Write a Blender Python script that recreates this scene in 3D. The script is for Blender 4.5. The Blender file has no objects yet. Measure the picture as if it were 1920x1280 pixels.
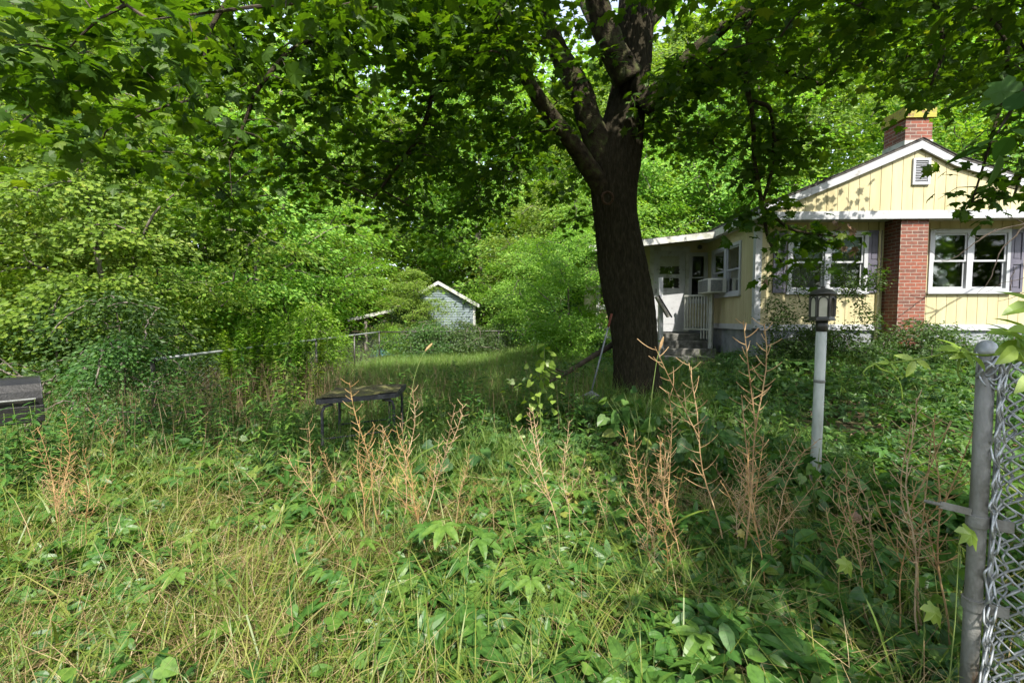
import bpy, math, random
import numpy as np
from mathutils import Vector, Matrix

R = math.radians
rng = np.random.default_rng(11)
random.seed(5)
scene = bpy.context.scene
col = scene.collection

# ------------------------------------------------------------------ camera
FPX = 853.3
PITCH = R(3.0)
CAMZ = 1.45
cam_d = bpy.data.cameras.new('camera')
cam_d.sensor_width = 36.0
cam_d.lens = 16.0
cam_d.clip_start = 0.05
cam_d.clip_end = 900
cam = bpy.data.objects.new('camera', cam_d)
col.objects.link(cam)
cam.location = (0, 0, CAMZ)
cam.rotation_euler = (R(90) - PITCH, 0, 0)
scene.camera = cam


def ray(px, py):
    u = (px - 960) / FPX
    v = (640 - py) / FPX
    return np.array([u, v * math.sin(PITCH) + math.cos(PITCH), v * math.cos(PITCH) - math.sin(PITCH)])


def P(px, py, Y):
    d = ray(px, py)
    t = Y / d[1]
    return np.array([d[0] * t, Y, CAMZ + d[2] * t])


def sm(a, b, x):
    t = np.clip((np.asarray(x, float) - a) / (b - a), 0, 1)
    return t * t * (3 - 2 * t)


def H(x, y):
    """ground height"""
    x = np.asarray(x, float)
    y = np.asarray(y, float)
    h = 0.30 * sm(4.5, 8.5, y) * sm(-2.0, 1.5, x)
    h = h + 0.36 * sm(6.3, 9.6, y) * sm(3.9, 6.2, x)
    h = h - 0.12 * sm(-3.0, -6.0, x) * sm(2, 5, y)
    h = h + 5.5 * sm(30, 75, y) + 1.5 * sm(-14, -40, x) + 1.5 * sm(22, 50, x)
    h = h + 0.035 * np.sin(1.3 * x + 0.6) * np.sin(1.1 * y + 1.0) + 0.02 * np.sin(3.1 * x + 2.0) * np.sin(2.7 * y)
    return h


# ------------------------------------------------------------------ mesh helpers
class MB:
    def __init__(self):
        self.v = []
        self.f = {}
        self.r = []
        self.n = 0

    def add(self, v, f, rnd=None):
        v = np.asarray(v, np.float32).reshape(-1, 3)
        if not isinstance(f, list):
            f = [f]
        for a in f:
            a = np.asarray(a, np.int64)
            if a.size:
                self.f.setdefault(a.shape[1], []).append(a + self.n)
        self.v.append(v)
        if rnd is None:
            rnd = 0.5
        self.r.append(np.broadcast_to(np.asarray(rnd, np.float32), (len(v),)).copy())
        self.n += len(v)
        return self

    def box(self, a, b, rnd=None):
        x0, y0, z0 = a
        x1, y1, z1 = b
        v = [(x0, y0, z0), (x1, y0, z0), (x1, y1, z0), (x0, y1, z0), (x0, y0, z1), (x1, y0, z1), (x1, y1, z1), (x0, y1, z1)]
        f = [(0, 3, 2, 1), (4, 5, 6, 7), (0, 1, 5, 4), (1, 2, 6, 5), (2, 3, 7, 6), (3, 0, 4, 7)]
        return self.add(v, np.array(f), rnd)

    def hexa(self, v, rnd=None):
        """8 corners: bottom 4 then top 4"""
        f = [(0, 3, 2, 1), (4, 5, 6, 7), (0, 1, 5, 4), (1, 2, 6, 5), (2, 3, 7, 6), (3, 0, 4, 7)]
        return self.add(v, np.array(f), rnd)

    def prism(self, poly, y0, y1, rnd=None):
        """polygon in (x,z) extruded along y"""
        n = len(poly)
        v = [(p[0], y0, p[1]) for p in poly] + [(p[0], y1, p[1]) for p in poly]
        f4 = [(i, (i + 1) % n, n + (i + 1) % n, n + i) for i in range(n)]
        return self.add(v, [np.array(f4), np.array([list(range(n))[::-1]]), np.array([list(range(n, 2 * n))])], rnd)

    def bar(self, a, b, w, h=None, up=(0, 0, 1), rnd=None):
        a = np.array(a, float)
        b = np.array(b, float)
        h = w if h is None else h
        d = b - a
        d /= np.linalg.norm(d)
        s = np.cross(d, up)
        if np.linalg.norm(s) < 1e-4:
            s = np.cross(d, (0, 1, 0))
        s /= np.linalg.norm(s)
        t = np.cross(s, d)
        v = []
        for c in (a, b):
            for i, j in ((-1, -1), (1, -1), (1, 1), (-1, 1)):
                v.append(c + s * w / 2 * i + t * h / 2 * j)
        return self.hexa(v, rnd)

    def tube(self, pts, rad, seg=6, cap=True, disp=None, rnd=None):
        pts = np.asarray(pts, float)
        n = len(pts)
        rad = np.broadcast_to(np.asarray(rad, float), (n,))
        tan = np.gradient(pts, axis=0)
        tan /= np.maximum(np.linalg.norm(tan, axis=1, keepdims=True), 1e-9)
        ref = np.array([0, 0, 1.0]) if abs(tan[0][2]) < 0.9 else np.array([1.0, 0, 0])
        u = np.cross(tan[0], ref)
        u /= np.linalg.norm(u)
        us = np.empty((n, 3))
        for i in range(n):
            u = u - tan[i] * np.dot(u, tan[i])
            u /= max(np.linalg.norm(u), 1e-9)
            us[i] = u
        ws = np.cross(tan, us)
        a = np.arange(seg) * 2 * np.pi / seg
        rr = rad[:, None] * np.ones((1, seg))
        if disp is not None:
            rr = rr * disp(a[None, :] * np.ones((n, 1)), np.arange(n)[:, None] / max(n - 1, 1) * np.ones((1, seg)))
        v = pts[:, None, :] + rr[..., None] * (np.cos(a)[None, :, None] * us[:, None, :] + np.sin(a)[None, :, None] * ws[:, None, :])
        i = np.arange(n - 1)[:, None] * seg
        j = np.arange(seg)[None, :]
        k = (j + 1) % seg
        f = np.stack([i + j, i + k, i + seg + k, i + seg + j], -1).reshape(-1, 4)
        fl = [f]
        if cap:
            fl.append(np.array([list(range(seg))[::-1], list(range((n - 1) * seg, n * seg))]))
        return self.add(v.reshape(-1, 3), fl, rnd)

    def lathe(self, c, prof, seg=20, rnd=None):
        """prof: list of (r,z) from bottom to top around vertical axis at c"""
        c = np.array(c, float)
        a = np.arange(seg) * 2 * np.pi / seg
        prof = np.array(prof, float)
        v = np.stack([prof[:, 0, None] * np.cos(a), prof[:, 0, None] * np.sin(a), prof[:, 1, None] * np.ones(seg)], -1) + c
        n = len(prof)
        i = np.arange(n - 1)[:, None] * seg
        j = np.arange(seg)[None, :]
        k = (j + 1) % seg
        f = np.stack([i + j, i + k, i + seg + k, i + seg + j], -1).reshape(-1, 4)
        return self.add(v.reshape(-1, 3), [f, np.array([list(range(seg))[::-1], list(range((n - 1) * seg, n * seg))])], rnd)

    def scatter(self, tv, tf, pos, M, scale, rnd):
        """template instanced into one mesh. M: (N,3,3) columns = local axes"""
        N = len(pos)
        if N == 0:
            return self
        k = len(tv)
        v = np.einsum('nij,kj->nki', M, tv) * np.asarray(scale)[:, None, None] + pos[:, None, :]
        fl = []
        for f in tf:
            ff = (f[None] + (np.arange(N) * k)[:, None, None]).reshape(-1, f.shape[1])
            fl.append(ff)
        return self.add(v.reshape(-1, 3), fl, np.repeat(np.asarray(rnd, np.float32), k))

    def mesh(self, name, mat, smooth=False):
        me = bpy.data.meshes.new(name)
        V = np.concatenate(self.v)
        me.vertices.add(len(V))
        me.vertices.foreach_set('co', V.astype(np.float32).ravel())
        idx, starts, off = [], [], 0
        for k, arrs in self.f.items():
            a = np.concatenate(arrs)
            idx.append(a.ravel())
            starts.append(off + np.arange(len(a)) * k)
            off += a.size
        idx = np.concatenate(idx).astype(np.int32)
        starts = np.concatenate(starts).astype(np.int32)
        me.loops.add(len(idx))
        me.loops.foreach_set('vertex_index', idx)
        me.polygons.add(len(starts))
        me.polygons.foreach_set('loop_start', starts)
        me.polygons.foreach_set('use_smooth', np.full(len(starts), bool(smooth)))
        at = me.attributes.new('rnd', 'FLOAT', 'POINT')
        at.data.foreach_set('value', np.concatenate(self.r).astype(np.float32))
        me.update(calc_edges=True)
        me.validate()
        me.materials.append(mat)
        return me

    def build(self, name, mat, parent=None, smooth=False, off=None, bevel=0.0):
        if off is not None:
            o3 = np.asarray(off, np.float32)
            self.v = [v - o3 for v in self.v]
        o = bpy.data.objects.new(name, self.mesh(name, mat, smooth))
        col.objects.link(o)
        if parent is not None:
            o.parent = parent
        elif off is not None:
            o.location = off
        if bevel:
            m = o.modifiers.new('bevel', 'BEVEL')
            m.width = bevel
            m.segments = 2
            m.limit_method = 'ANGLE'
        return o


def tag(o, label=None, cat=None, group=None, kind=None):
    if label:
        o['label'] = label
    if cat:
        o['category'] = cat
    if group:
        o['group'] = group
    if kind:
        o['kind'] = kind
    return o


def thing(name, loc, label, cat, group=None, rz=0.0):
    o = bpy.data.objects.new(name, None)
    col.objects.link(o)
    o.location = loc
    o.rotation_euler = (0, 0, rz)
    o.empty_display_size = 0.2
    return tag(o, label, cat, group)


def copy_tree(o, parent=None):
    c = o.copy()
    col.objects.link(c)
    if parent is not None:
        c.parent = parent
    for ch in [x for x in o.children]:
        copy_tree(ch, c)
    return c


def frames(d, n):
    """leaf frames: local y along d, local z along n (orthonormalised); returns (N,3,3)"""
    d = d / np.maximum(np.linalg.norm(d, axis=1, keepdims=True), 1e-9)
    x = np.cross(d, n)
    x /= np.maximum(np.linalg.norm(x, axis=1, keepdims=True), 1e-9)
    z = np.cross(x, d)
    return np.stack([x, d, z], -1)


# ------------------------------------------------------------------ leaf templates (unit length along +y)
def fan(outline, centre):
    v = np.array([centre] + outline, float)
    n = len(outline)
    f = np.array([(0, i + 1, (i + 1) % n + 1) for i in range(n)])
    return v, [f]


_r = [(0.10, -0.05, 0), (0.36, 0.02, -0.05), (0.27, 0.20, 0.0), (0.56, 0.44, -0.08), (0.33, 0.47, 0.0), (0.30, 0.66, -0.03), (0.15, 0.66, 0)]
MAPLE = fan([(0, 0.03, 0.02)] + _r + [(0, 1.0, -0.12)] + [(-x, y, z) for x, y, z in _r[::-1]], (0, 0.36, 0.05))
DIAMOND = (np.array([(0, 0, 0), (0.30, 0.45, 0.07), (0, 1, -0.06), (-0.30, 0.45, 0.07)]), [np.array([(0, 1, 2), (0, 2, 3)])])
_s = [(0.13, 0.1, .0), (0.42, 0.34, -0.03), (0.17, 0.42, 0.02)]
STAR = fan([(0, 0, 0)] + _s + [(0, 1.0, -0.1)] + [(-x, y, z) for x, y, z in _s[::-1]], (0, 0.3, 0.05))


def ovate(w=0.27, fold=0.06, droop=0.16):
    ys = [0, 0.12, 0.38, 0.68, 0.88, 1.0]
    ws = [0.0, 0.6, 1.0, 0.78, 0.36, 0.0]
    v = []
    for y, q in zip(ys, ws):
        z = -droop * y * y
        v += [(0, y, z), (w * q, y, z + fold * q), (-w * q, y, z + fold * q)]
    f = []
    for i in range(5):
        a, b = 3 * i, 3 * i + 3
        f += [(a, a + 1, b + 1, b), (a, b, b + 2, a + 2)]
    return np.array(v, float), [np.array(f)]


OVATE = ovate()
LANCE = ovate(0.12, 0.02, 0.35)
HEART = fan([(0, 0.08, 0), (0.2, -0.05, 0.02), (0.44, 0.1, 0.0), (0.42, 0.42, -0.03), (0.2, 0.78, -0.06), (0, 1.0, -0.14),
             (-0.2, 0.78, -0.06), (-0.42, 0.42, -0.03), (-0.44, 0.1, 0.0), (-0.2, -0.05, 0.02)], (0, 0.3, -0.04))


def palmate(k=5):
    V, F, n = [], [], 0
    angs = {5: (-105, -52, 0, 52, 105), 3: (-85, 0, 85)}[k]
    szs = {5: (0.62, 0.9, 1.0, 0.9, 0.62), 3: (0.85, 1.0, 0.85)}[k]
    tv, tf = ovate(0.205, 0.05, 0.26)
    for a, s in zip(angs, szs):
        c, d = math.cos(R(a)), math.sin(R(a))
        m = np.array([[c, d, 0], [-d, c, 0], [0, 0, 1]])
        V.append((tv + np.array([0, 0.06, 0])) @ m.T * s)
        F.append(tf[0] + n)
        n += len(tv)
    return np.concatenate(V), [np.concatenate(F)]


PALM5 = palmate(5)
PALM3 = palmate(3)


# ------------------------------------------------------------------ materials
def new_mat(name):
    m = bpy.data.materials.new(name)
    m.use_nodes = True
    nt = m.node_tree
    nt.nodes.clear()
    out = nt.nodes.new('ShaderNodeOutputMaterial')
    return m, nt, out


def ramp(nt, stops, interp='LINEAR'):
    n = nt.nodes.new('ShaderNodeValToRGB')
    n.color_ramp.interpolation = interp
    e = n.color_ramp.elements
    while len(e) < len(stops):
        e.new(0.5)
    for i, (p, c) in enumerate(stops):
        e[i].position = p
        e[i].color = (*c, 1)
    return n


def noise(nt, scale, detail=4, rough=0.55, coord='Object', stretch=None):
    tc = nt.nodes.new('ShaderNodeTexCoord')
    n = nt.nodes.new('ShaderNodeTexNoise')
    n.inputs['Scale'].default_value = scale
    n.inputs['Detail'].default_value = detail
    n.inputs['Roughness'].default_value = rough
    src = tc.outputs[coord]
    if stretch:
        mp = nt.nodes.new('ShaderNodeMapping')
        mp.inputs['Scale'].default_value = stretch
        nt.links.new(src, mp.inputs['Vector'])
        src = mp.outputs[0]
    nt.links.new(src, n.inputs['Vector'])
    return n


def surf(name, stops, scale=6, rough=0.7, spec=0.3, bump=0.0, bscale=40, metal=0.0, stretch=None, bstretch=None, detail=5):
    m, nt, out = new_mat(name)
    b = nt.nodes.new('ShaderNodeBsdfPrincipled')
    n = noise(nt, scale, detail, 0.6, stretch=stretch)
    r = ramp(nt, stops)
    nt.links.new(n.outputs['Fac'], r.inputs[0])
    nt.links.new(r.outputs[0], b.inputs['Base Color'])
    b.inputs['Roughness'].default_value = rough
    b.inputs['Specular IOR Level'].default_value = spec
    b.inputs['Metallic'].default_value = metal
    if bump:
        n2 = noise(nt, bscale, 4, 0.6, stretch=bstretch)
        bp = nt.nodes.new('ShaderNodeBump')
        bp.inputs['Strength'].default_value = bump
        bp.inputs['Distance'].default_value = 0.02
        nt.links.new(n2.outputs['Fac'], bp.inputs['Height'])
        nt.links.new(bp.outputs[0], b.inputs['Normal'])
    nt.links.new(b.outputs[0], out.inputs[0])
    return m


def leafmat(name, stops, trans=0.4, tcol=(1.0, 1.0, 0.45), rough=0.5, gloss=0.025, objvar=0.0, mott=0.0):
    """two-sided leaf: diffuse + translucent + a little sheen, colour from the per-leaf random attribute"""
    m, nt, out = new_mat(name)
    at = nt.nodes.new('ShaderNodeAttribute')
    at.attribute_name = 'rnd'
    r = ramp(nt, stops)
    nt.links.new(at.outputs['Fac'], r.inputs[0])
    c = r.outputs[0]
    if objvar:
        oi = nt.nodes.new('ShaderNodeObjectInfo')
        hs = nt.nodes.new('ShaderNodeHueSaturation')
        mr = nt.nodes.new('ShaderNodeMapRange')
        mr.inputs['To Min'].default_value = 0.5 - 0.018
        mr.inputs['To Max'].default_value = 0.5 + 0.014
        mv = nt.nodes.new('ShaderNodeMapRange')
        mv.inputs['To Min'].default_value = 1 - objvar
        mv.inputs['To Max'].default_value = 1 + objvar
        nt.links.new(oi.outputs['Random'], mr.inputs[0])
        nt.links.new(oi.outputs['Random'], mv.inputs[0])
        nt.links.new(mr.outputs[0], hs.inputs['Hue'])
        nt.links.new(mv.outputs[0], hs.inputs['Value'])
        nt.links.new(c, hs.inputs['Color'])
        c = hs.outputs[0]
    if mott:
        nz = noise(nt, mott, 3, 0.6)
        rz_ = ramp(nt, [(0.3, (0.62, 0.66, 0.6)), (0.52, (1.0, 1.0, 1.0)), (0.72, (1.3, 1.2, 1.05))])
        nt.links.new(nz.outputs['Fac'], rz_.inputs[0])
        mm = nt.nodes.new('ShaderNodeMix')
        mm.data_type = 'RGBA'
        mm.blend_type = 'MULTIPLY'
        mm.inputs[0].default_value = 1.0
        nt.links.new(c, mm.inputs[6])
        nt.links.new(rz_.outputs[0], mm.inputs[7])
        c = mm.outputs[2]
    d = nt.nodes.new('ShaderNodeBsdfDiffuse')
    nt.links.new(c, d.inputs[0])
    t = nt.nodes.new('ShaderNodeBsdfTranslucent')
    mx = nt.nodes.new('ShaderNodeMix')
    mx.data_type = 'RGBA'
    mx.blend_type = 'MULTIPLY'
    mx.inputs[0].default_value = 1.0
    mx.inputs[7].default_value = (tcol[0] * 1.6, tcol[1] * 1.6, tcol[2] * 1.6, 1)
    nt.links.new(c, mx.inputs[6])
    nt.links.new(mx.outputs[2], t.inputs[0])
    ms = nt.nodes.new('ShaderNodeMixShader')
    ms.inputs[0].default_value = trans
    nt.links.new(d.outputs[0], ms.inputs[1])
    nt.links.new(t.outputs[0], ms.inputs[2])
    g = nt.nodes.new('ShaderNodeBsdfGlossy')
    g.inputs['Roughness'].default_value = rough
    g.inputs[0].default_value = (1, 1, 1, 1)
    ms2 = nt.nodes.new('ShaderNodeMixShader')
    ms2.inputs[0].default_value = gloss
    nt.links.new(ms.outputs[0], ms2.inputs[1])
    nt.links.new(g.outputs[0], ms2.inputs[2])
    nt.links.new(ms2.outputs[0], out.inputs[0])
    return m


def glassmat():
    m, nt, out = new_mat('window_glass')
    t = nt.nodes.new('ShaderNodeBsdfTransparent')
    t.inputs[0].default_value = (0.80, 0.83, 0.83, 1)
    g = nt.nodes.new('ShaderNodeBsdfGlossy')
    g.inputs['Roughness'].default_value = 0.03
    f = nt.nodes.new('ShaderNodeFresnel')
    f.inputs['IOR'].default_value = 1.5
    ms = nt.nodes.new('ShaderNodeMixShader')
    nt.links.new(f.outputs[0], ms.inputs[0])
    nt.links.new(t.outputs[0], ms.inputs[1])
    nt.links.new(g.outputs[0], ms.inputs[2])
    nt.links.new(ms.outputs[0], out.inputs[0])
    return m


def brickmat(name, moss=False):
    m, nt, out = new_mat(name)
    tc = nt.nodes.new('ShaderNodeTexCoord')
    geo = nt.nodes.new('ShaderNodeNewGeometry')
    sep = nt.nodes.new('ShaderNodeSeparateXYZ')
    nt.links.new(tc.outputs['Object'], sep.inputs[0])
    # choose x or y as the horizontal coordinate by the face's own orientation
    ad = nt.nodes.new('ShaderNodeMath')
    ad.operation = 'ADD'
    nt.links.new(sep.outputs[0], ad.inputs[0])
    nt.links.new(sep.outputs[1], ad.inputs[1])
    cb = nt.nodes.new('ShaderNodeCombineXYZ')
    nt.links.new(ad.outputs[0], cb.inputs[0])
    nt.links.new(sep.outputs[2], cb.inputs[1])
    br = nt.nodes.new('ShaderNodeTexBrick')
    br.inputs['Scale'].default_value = 1.0
    br.inputs['Brick Width'].default_value = 0.215
    br.inputs['Row Height'].default_value = 0.069
    br.inputs['Mortar Size'].default_value = 0.007
    br.inputs['Mortar Smooth'].default_value = 0.15
    br.inputs['Bias'].default_value = -0.1
    br.inputs['Color1'].default_value = (0.195, 0.056, 0.031, 1)
    br.inputs['Color2'].default_value = (0.098, 0.044, 0.033, 1)
    br.inputs['Mortar'].default_value = (0.23, 0.20, 0.165, 1)
    nt.links.new(cb.outputs[0], br.inputs['Vector'])
    n = noise(nt, 14, 5, 0.65)
    mx = nt.nodes.new('ShaderNodeMix')
    mx.data_type = 'RGBA'
    mx.blend_type = 'MULTIPLY'
    mx.inputs[0].default_value = 0.6
    rp = ramp(nt, [(0.3, (0.55, 0.5, 0.5)), (0.65, (1.25, 1.2, 1.15))])
    nt.links.new(n.outputs['Fac'], rp.inputs[0])
    nt.links.new(br.outputs['Color'], mx.inputs[6])
    nt.links.new(rp.outputs[0], mx.inputs[7])
    c = mx.outputs[2]
    if moss:
        n3 = noise(nt, 9, 5, 0.7)
        r3 = ramp(nt, [(0.36, (0, 0, 0)), (0.48, (1, 1, 1))])
        nt.links.new(n3.outputs['Fac'], r3.inputs[0])
        m3 = nt.nodes.new('ShaderNodeMix')
        m3.data_type = 'RGBA'
        m3.inputs[7].default_value = (0.27, 0.25, 0.035, 1)
        nt.links.new(r3.outputs[0], m3.inputs[0])
        nt.links.new(c, m3.inputs[6])
        c = m3.outputs[2]
    b = nt.nodes.new('ShaderNodeBsdfPrincipled')
    b.inputs['Roughness'].default_value = 0.85
    nt.links.new(c, b.inputs['Base Color'])
    bp = nt.nodes.new('ShaderNodeBump')
    bp.invert = True
    bp.inputs['Strength'].default_value = 0.7
    bp.inputs['Distance'].default_value = 0.008
    nt.links.new(br.outputs['Fac'], bp.inputs['Height'])
    nt.links.new(bp.outputs[0], b.inputs['Normal'])
    nt.links.new(b.outputs[0], out.inputs[0])
    return m


M = {}
M['soil'] = surf('ground_soil', [(0.3, (0.035, 0.03, 0.016)), (0.5, (0.06, 0.055, 0.025)), (0.7, (0.10, 0.085, 0.04))], 3.0, 0.95, 0.1, 0.6, 30)
M['bark'] = surf('maple_bark', [(0.28, (0.013, 0.0115, 0.0075)), (0.5, (0.028, 0.024, 0.0155)), (0.64, (0.043, 0.038, 0.025)), (0.82, (0.075, 0.070, 0.047))], 40, 0.95, 0.05, 1.0, 70, stretch=(1.2, 1.2, 0.22), bstretch=(1.3, 1.3, 0.16), detail=9)
M['bark_moss'] = surf('limb_bark', [(0.30, (0.014, 0.011, 0.008)), (0.50, (0.038, 0.031, 0.020)), (0.62, (0.052, 0.060, 0.022)), (0.76, (0.10, 0.095, 0.06))], 9, 0.95, 0.1, 0.9, 50, detail=9)
M['twig'] = surf('twig_bark', [(0.3, (0.028, 0.022, 0.016)), (0.7, (0.075, 0.06, 0.045))], 8, 0.9, 0.2)
M['greytrunk'] = surf('woodland_bark', [(0.3, (0.05, 0.042, 0.034)), (0.5, (0.11, 0.095, 0.075)), (0.7, (0.20, 0.18, 0.15))], 6, 0.9, 0.2, 0.6, 30)
M['scar'] = surf('healed_wood', [(0.3, (0.035, 0.022, 0.015)), (0.7, (0.085, 0.055, 0.037))], 30, 0.95, 0.05, 0.5, 60)
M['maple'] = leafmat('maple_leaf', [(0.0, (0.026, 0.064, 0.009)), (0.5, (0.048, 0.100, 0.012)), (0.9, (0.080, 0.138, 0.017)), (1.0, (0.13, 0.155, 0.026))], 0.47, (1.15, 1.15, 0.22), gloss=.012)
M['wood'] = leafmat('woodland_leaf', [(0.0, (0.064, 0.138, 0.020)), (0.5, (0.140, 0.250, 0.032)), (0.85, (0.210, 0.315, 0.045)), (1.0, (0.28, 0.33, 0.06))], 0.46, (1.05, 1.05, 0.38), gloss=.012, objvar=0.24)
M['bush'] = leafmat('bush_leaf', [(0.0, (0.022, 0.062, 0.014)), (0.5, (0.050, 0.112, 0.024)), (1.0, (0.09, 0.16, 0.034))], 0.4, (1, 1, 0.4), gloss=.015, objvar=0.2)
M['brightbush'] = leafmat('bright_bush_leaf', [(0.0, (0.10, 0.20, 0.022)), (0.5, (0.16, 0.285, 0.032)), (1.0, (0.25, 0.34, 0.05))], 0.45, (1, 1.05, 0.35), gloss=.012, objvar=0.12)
M['creeper'] = leafmat('creeper_leaf', [(0.0, (0.028, 0.082, 0.018)), (0.45, (0.056, 0.138, 0.025)), (0.85, (0.105, 0.185, 0.032)), (0.97, (0.20, 0.215, 0.045)), (1.0, (0.27, 0.22, 0.07))], 0.34, (1, 1, 0.4), 0.42, 0.018, mott=38)
M['cover'] = leafmat('cover_leaf', [(0.0, (0.028, 0.078, 0.020)), (0.5, (0.058, 0.130, 0.030)), (0.9, (0.10, 0.175, 0.036)), (1.0, (0.18, 0.20, 0.05))], 0.38, (1, 1, 0.4), 0.45, 0.018, mott=30)
M['vine'] = leafmat('vine_leaf', [(0.0, (0.13, 0.22, 0.03)), (1.0, (0.25, 0.34, 0.06))], 0.45, (1, 1, 0.35), 0.45, 0.025)
M['grass'] = leafmat('grass_blade', [(0.0, (0.050, 0.092, 0.014)), (0.5, (0.108, 0.158, 0.023)), (0.85, (0.18, 0.208, 0.042)), (1.0, (0.27, 0.25, 0.085))], 0.32, (1, 1, 0.4), 0.45, 0.018)
M['straw'] = leafmat('straw', [(0.0, (0.13, 0.085, 0.04)), (0.5, (0.25, 0.18, 0.085)), (1.0, (0.38, 0.31, 0.165))], 0.2, (1, 0.95, 0.6), 0.5, 0.02)
M['lawn'] = leafmat('lawn_blade', [(0.0, (0.075, 0.150, 0.026)), (0.6, (0.130, 0.225, 0.040)), (1.0, (0.21, 0.26, 0.07))], 0.35, (1, 1, 0.45), 0.5, 0.02)
M['brownweed'] = leafmat('brown_weed', [(0.0, (0.10, 0.065, 0.04)), (0.6, (0.19, 0.125, 0.075)), (1.0, (0.27, 0.19, 0.12))], 0.15, (1, 0.9, 0.7), 0.6, 0.01)
M['stalk'] = surf('dry_stalk', [(0.3, (0.18, 0.102, 0.046)), (0.5, (0.32, 0.205, 0.098)), (0.7, (0.45, 0.33, 0.175))], 9, 0.8, 0.15)
_nt = M['stalk'].node_tree
_b = [n for n in _nt.nodes if n.type == 'BSDF_PRINCIPLED'][0]
_src = _b.inputs['Base Color'].links[0].from_socket
_oi = _nt.nodes.new('ShaderNodeObjectInfo')
_hs = _nt.nodes.new('ShaderNodeHueSaturation')
_m1 = _nt.nodes.new('ShaderNodeMapRange')
_m1.inputs['To Min'].default_value = 0.8
_m1.inputs['To Max'].default_value = 1.1
_m2 = _nt.nodes.new('ShaderNodeMapRange')
_m2.inputs['To Min'].default_value = 1.15
_m2.inputs['To Max'].default_value = 0.9
for _m, _k in ((_m1, 'Saturation'), (_m2, 'Value')):
    _nt.links.new(_oi.outputs['Random'], _m.inputs[0])
    _nt.links.new(_m.outputs[0], _hs.inputs[_k])
_nt.links.new(_src, _hs.inputs['Color'])
_nt.links.new(_hs.outputs[0], _b.inputs['Base Color'])
M['stem'] = surf('green_stem', [(0.3, (0.08, 0.13, 0.03)), (0.7, (0.16, 0.20, 0.06))], 12, 0.6, 0.3)
M['deadleaf'] = leafmat('dead_leaf', [(0.0, (0.13, 0.075, 0.045)), (1.0, (0.30, 0.20, 0.13))], 0.2, (1, .85, .6))
M['yellowleaf'] = leafmat('yellowing_leaf', [(0.0, (0.20, 0.20, 0.045)), (1.0, (0.32, 0.28, 0.08))], 0.35, (1, .95, .4))
M['siding'] = surf('yellow_siding', [(0.24, (0.26, 0.225, 0.115)), (0.40, (0.375, 0.332, 0.192)), (0.6, (0.420, 0.376, 0.225)), (0.8, (0.46, 0.418, 0.26))], 2.2, 0.75, 0.2, 0.08, 60, stretch=(2.2, 2.2, .3), bstretch=(1, 1, 0.05), detail=8)
M['white'] = surf('white_paint', [(0.30, (0.22, 0.21, 0.19)), (0.42, (0.34, 0.35, 0.365)), (0.8, (0.39, 0.40, 0.415))], 7, 0.55, 0.35, detail=8)
M['vinyl'] = surf('white_vinyl', [(0.25, (0.30, 0.31, 0.325)), (0.7, (0.375, 0.385, 0.405))], 4, 0.45, 0.4)
M['dirtywhite'] = surf('weathered_white', [(0.28, (0.22, 0.225, 0.175)), (0.5, (0.38, 0.385, 0.355)), (0.7, (0.45, 0.455, 0.435))], 5, 0.6, 0.3, detail=8)
M['shutter'] = surf('slate_shutter', [(0.3, (0.065, 0.062, 0.085)), (0.7, (0.11, 0.105, 0.135))], 5, 0.5, 0.4)
M['found'] = surf('grey_foundation', [(0.25, (0.11, 0.125, 0.14)), (0.5, (0.21, 0.225, 0.245)), (0.75, (0.31, 0.32, 0.33))], 3.5, 0.85, 0.2, 0.5, 25, detail=8)
M['shingle'] = surf('roof_shingle', [(0.3, (0.030, 0.028, 0.028)), (0.55, (0.075, 0.07, 0.065)), (0.75, (0.13, 0.12, 0.10))], 9, 0.9, 0.2, 0.6, 30)
M['brick'] = brickmat('red_brick')
M['brickmoss'] = brickmat('mossy_brick', True)
M['glass'] = glassmat()
M['interior'] = surf('room_wall', [(0.3, (0.15, 0.145, 0.14)), (0.7, (0.24, 0.23, 0.225))], 1.2, 0.9, 0.1)
M['blind'] = surf('window_blind', [(0.3, (0.22, 0.25, 0.30)), (0.7, (0.32, 0.35, 0.40))], 3, 0.6, 0.3)
M['screen'] = surf('insect_screen', [(0.3, (0.035, 0.037, 0.04)), (0.7, (0.06, 0.062, 0.066))], 3, 0.8, 0.2)
M['concrete'] = surf('step_concrete', [(0.28, (0.035, 0.037, 0.03)), (0.5, (0.10, 0.10, 0.09)), (0.7, (0.22, 0.215, 0.20))], 6, 0.9, 0.2, 0.6, 30, detail=9)
M['galv'] = surf('galvanized', [(0.3, (0.20, 0.215, 0.225)), (0.55, (0.36, 0.38, 0.39)), (0.75, (0.48, 0.50, 0.51))], 24, 0.5, 0.5, 0.1, 80, metal=0.35)
M['galvdull'] = surf('dull_galvanized', [(0.30, (0.085, 0.055, 0.035)), (0.38, (0.12, 0.115, 0.10)), (0.55, (0.18, 0.18, 0.168)), (0.75, (0.25, 0.25, 0.235))], 16, 0.65, 0.4, 0.25, 60, metal=0.1, stretch=(1, 1, .3), detail=9)
M['lamppost'] = surf('lamp_post_paint', [(0.33, (0.13, 0.085, 0.055)), (0.36, (0.30, 0.31, 0.28)), (0.5, (0.39, 0.41, 0.385)), (0.72, (0.49, 0.50, 0.47))], 13, 0.55, 0.4, 0.15, 40, stretch=(1, 1, .35), detail=9)
M['bronze'] = surf('dark_bronze', [(0.3, (0.022, 0.020, 0.018)), (0.7, (0.055, 0.05, 0.045))], 14, 0.45, 0.5)
M['lampglass'] = surf('frosted_lamp_glass', [(0.3, (0.40, 0.37, 0.31)), (0.7, (0.62, 0.58, 0.50))], 6, 0.35, 0.5)
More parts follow.
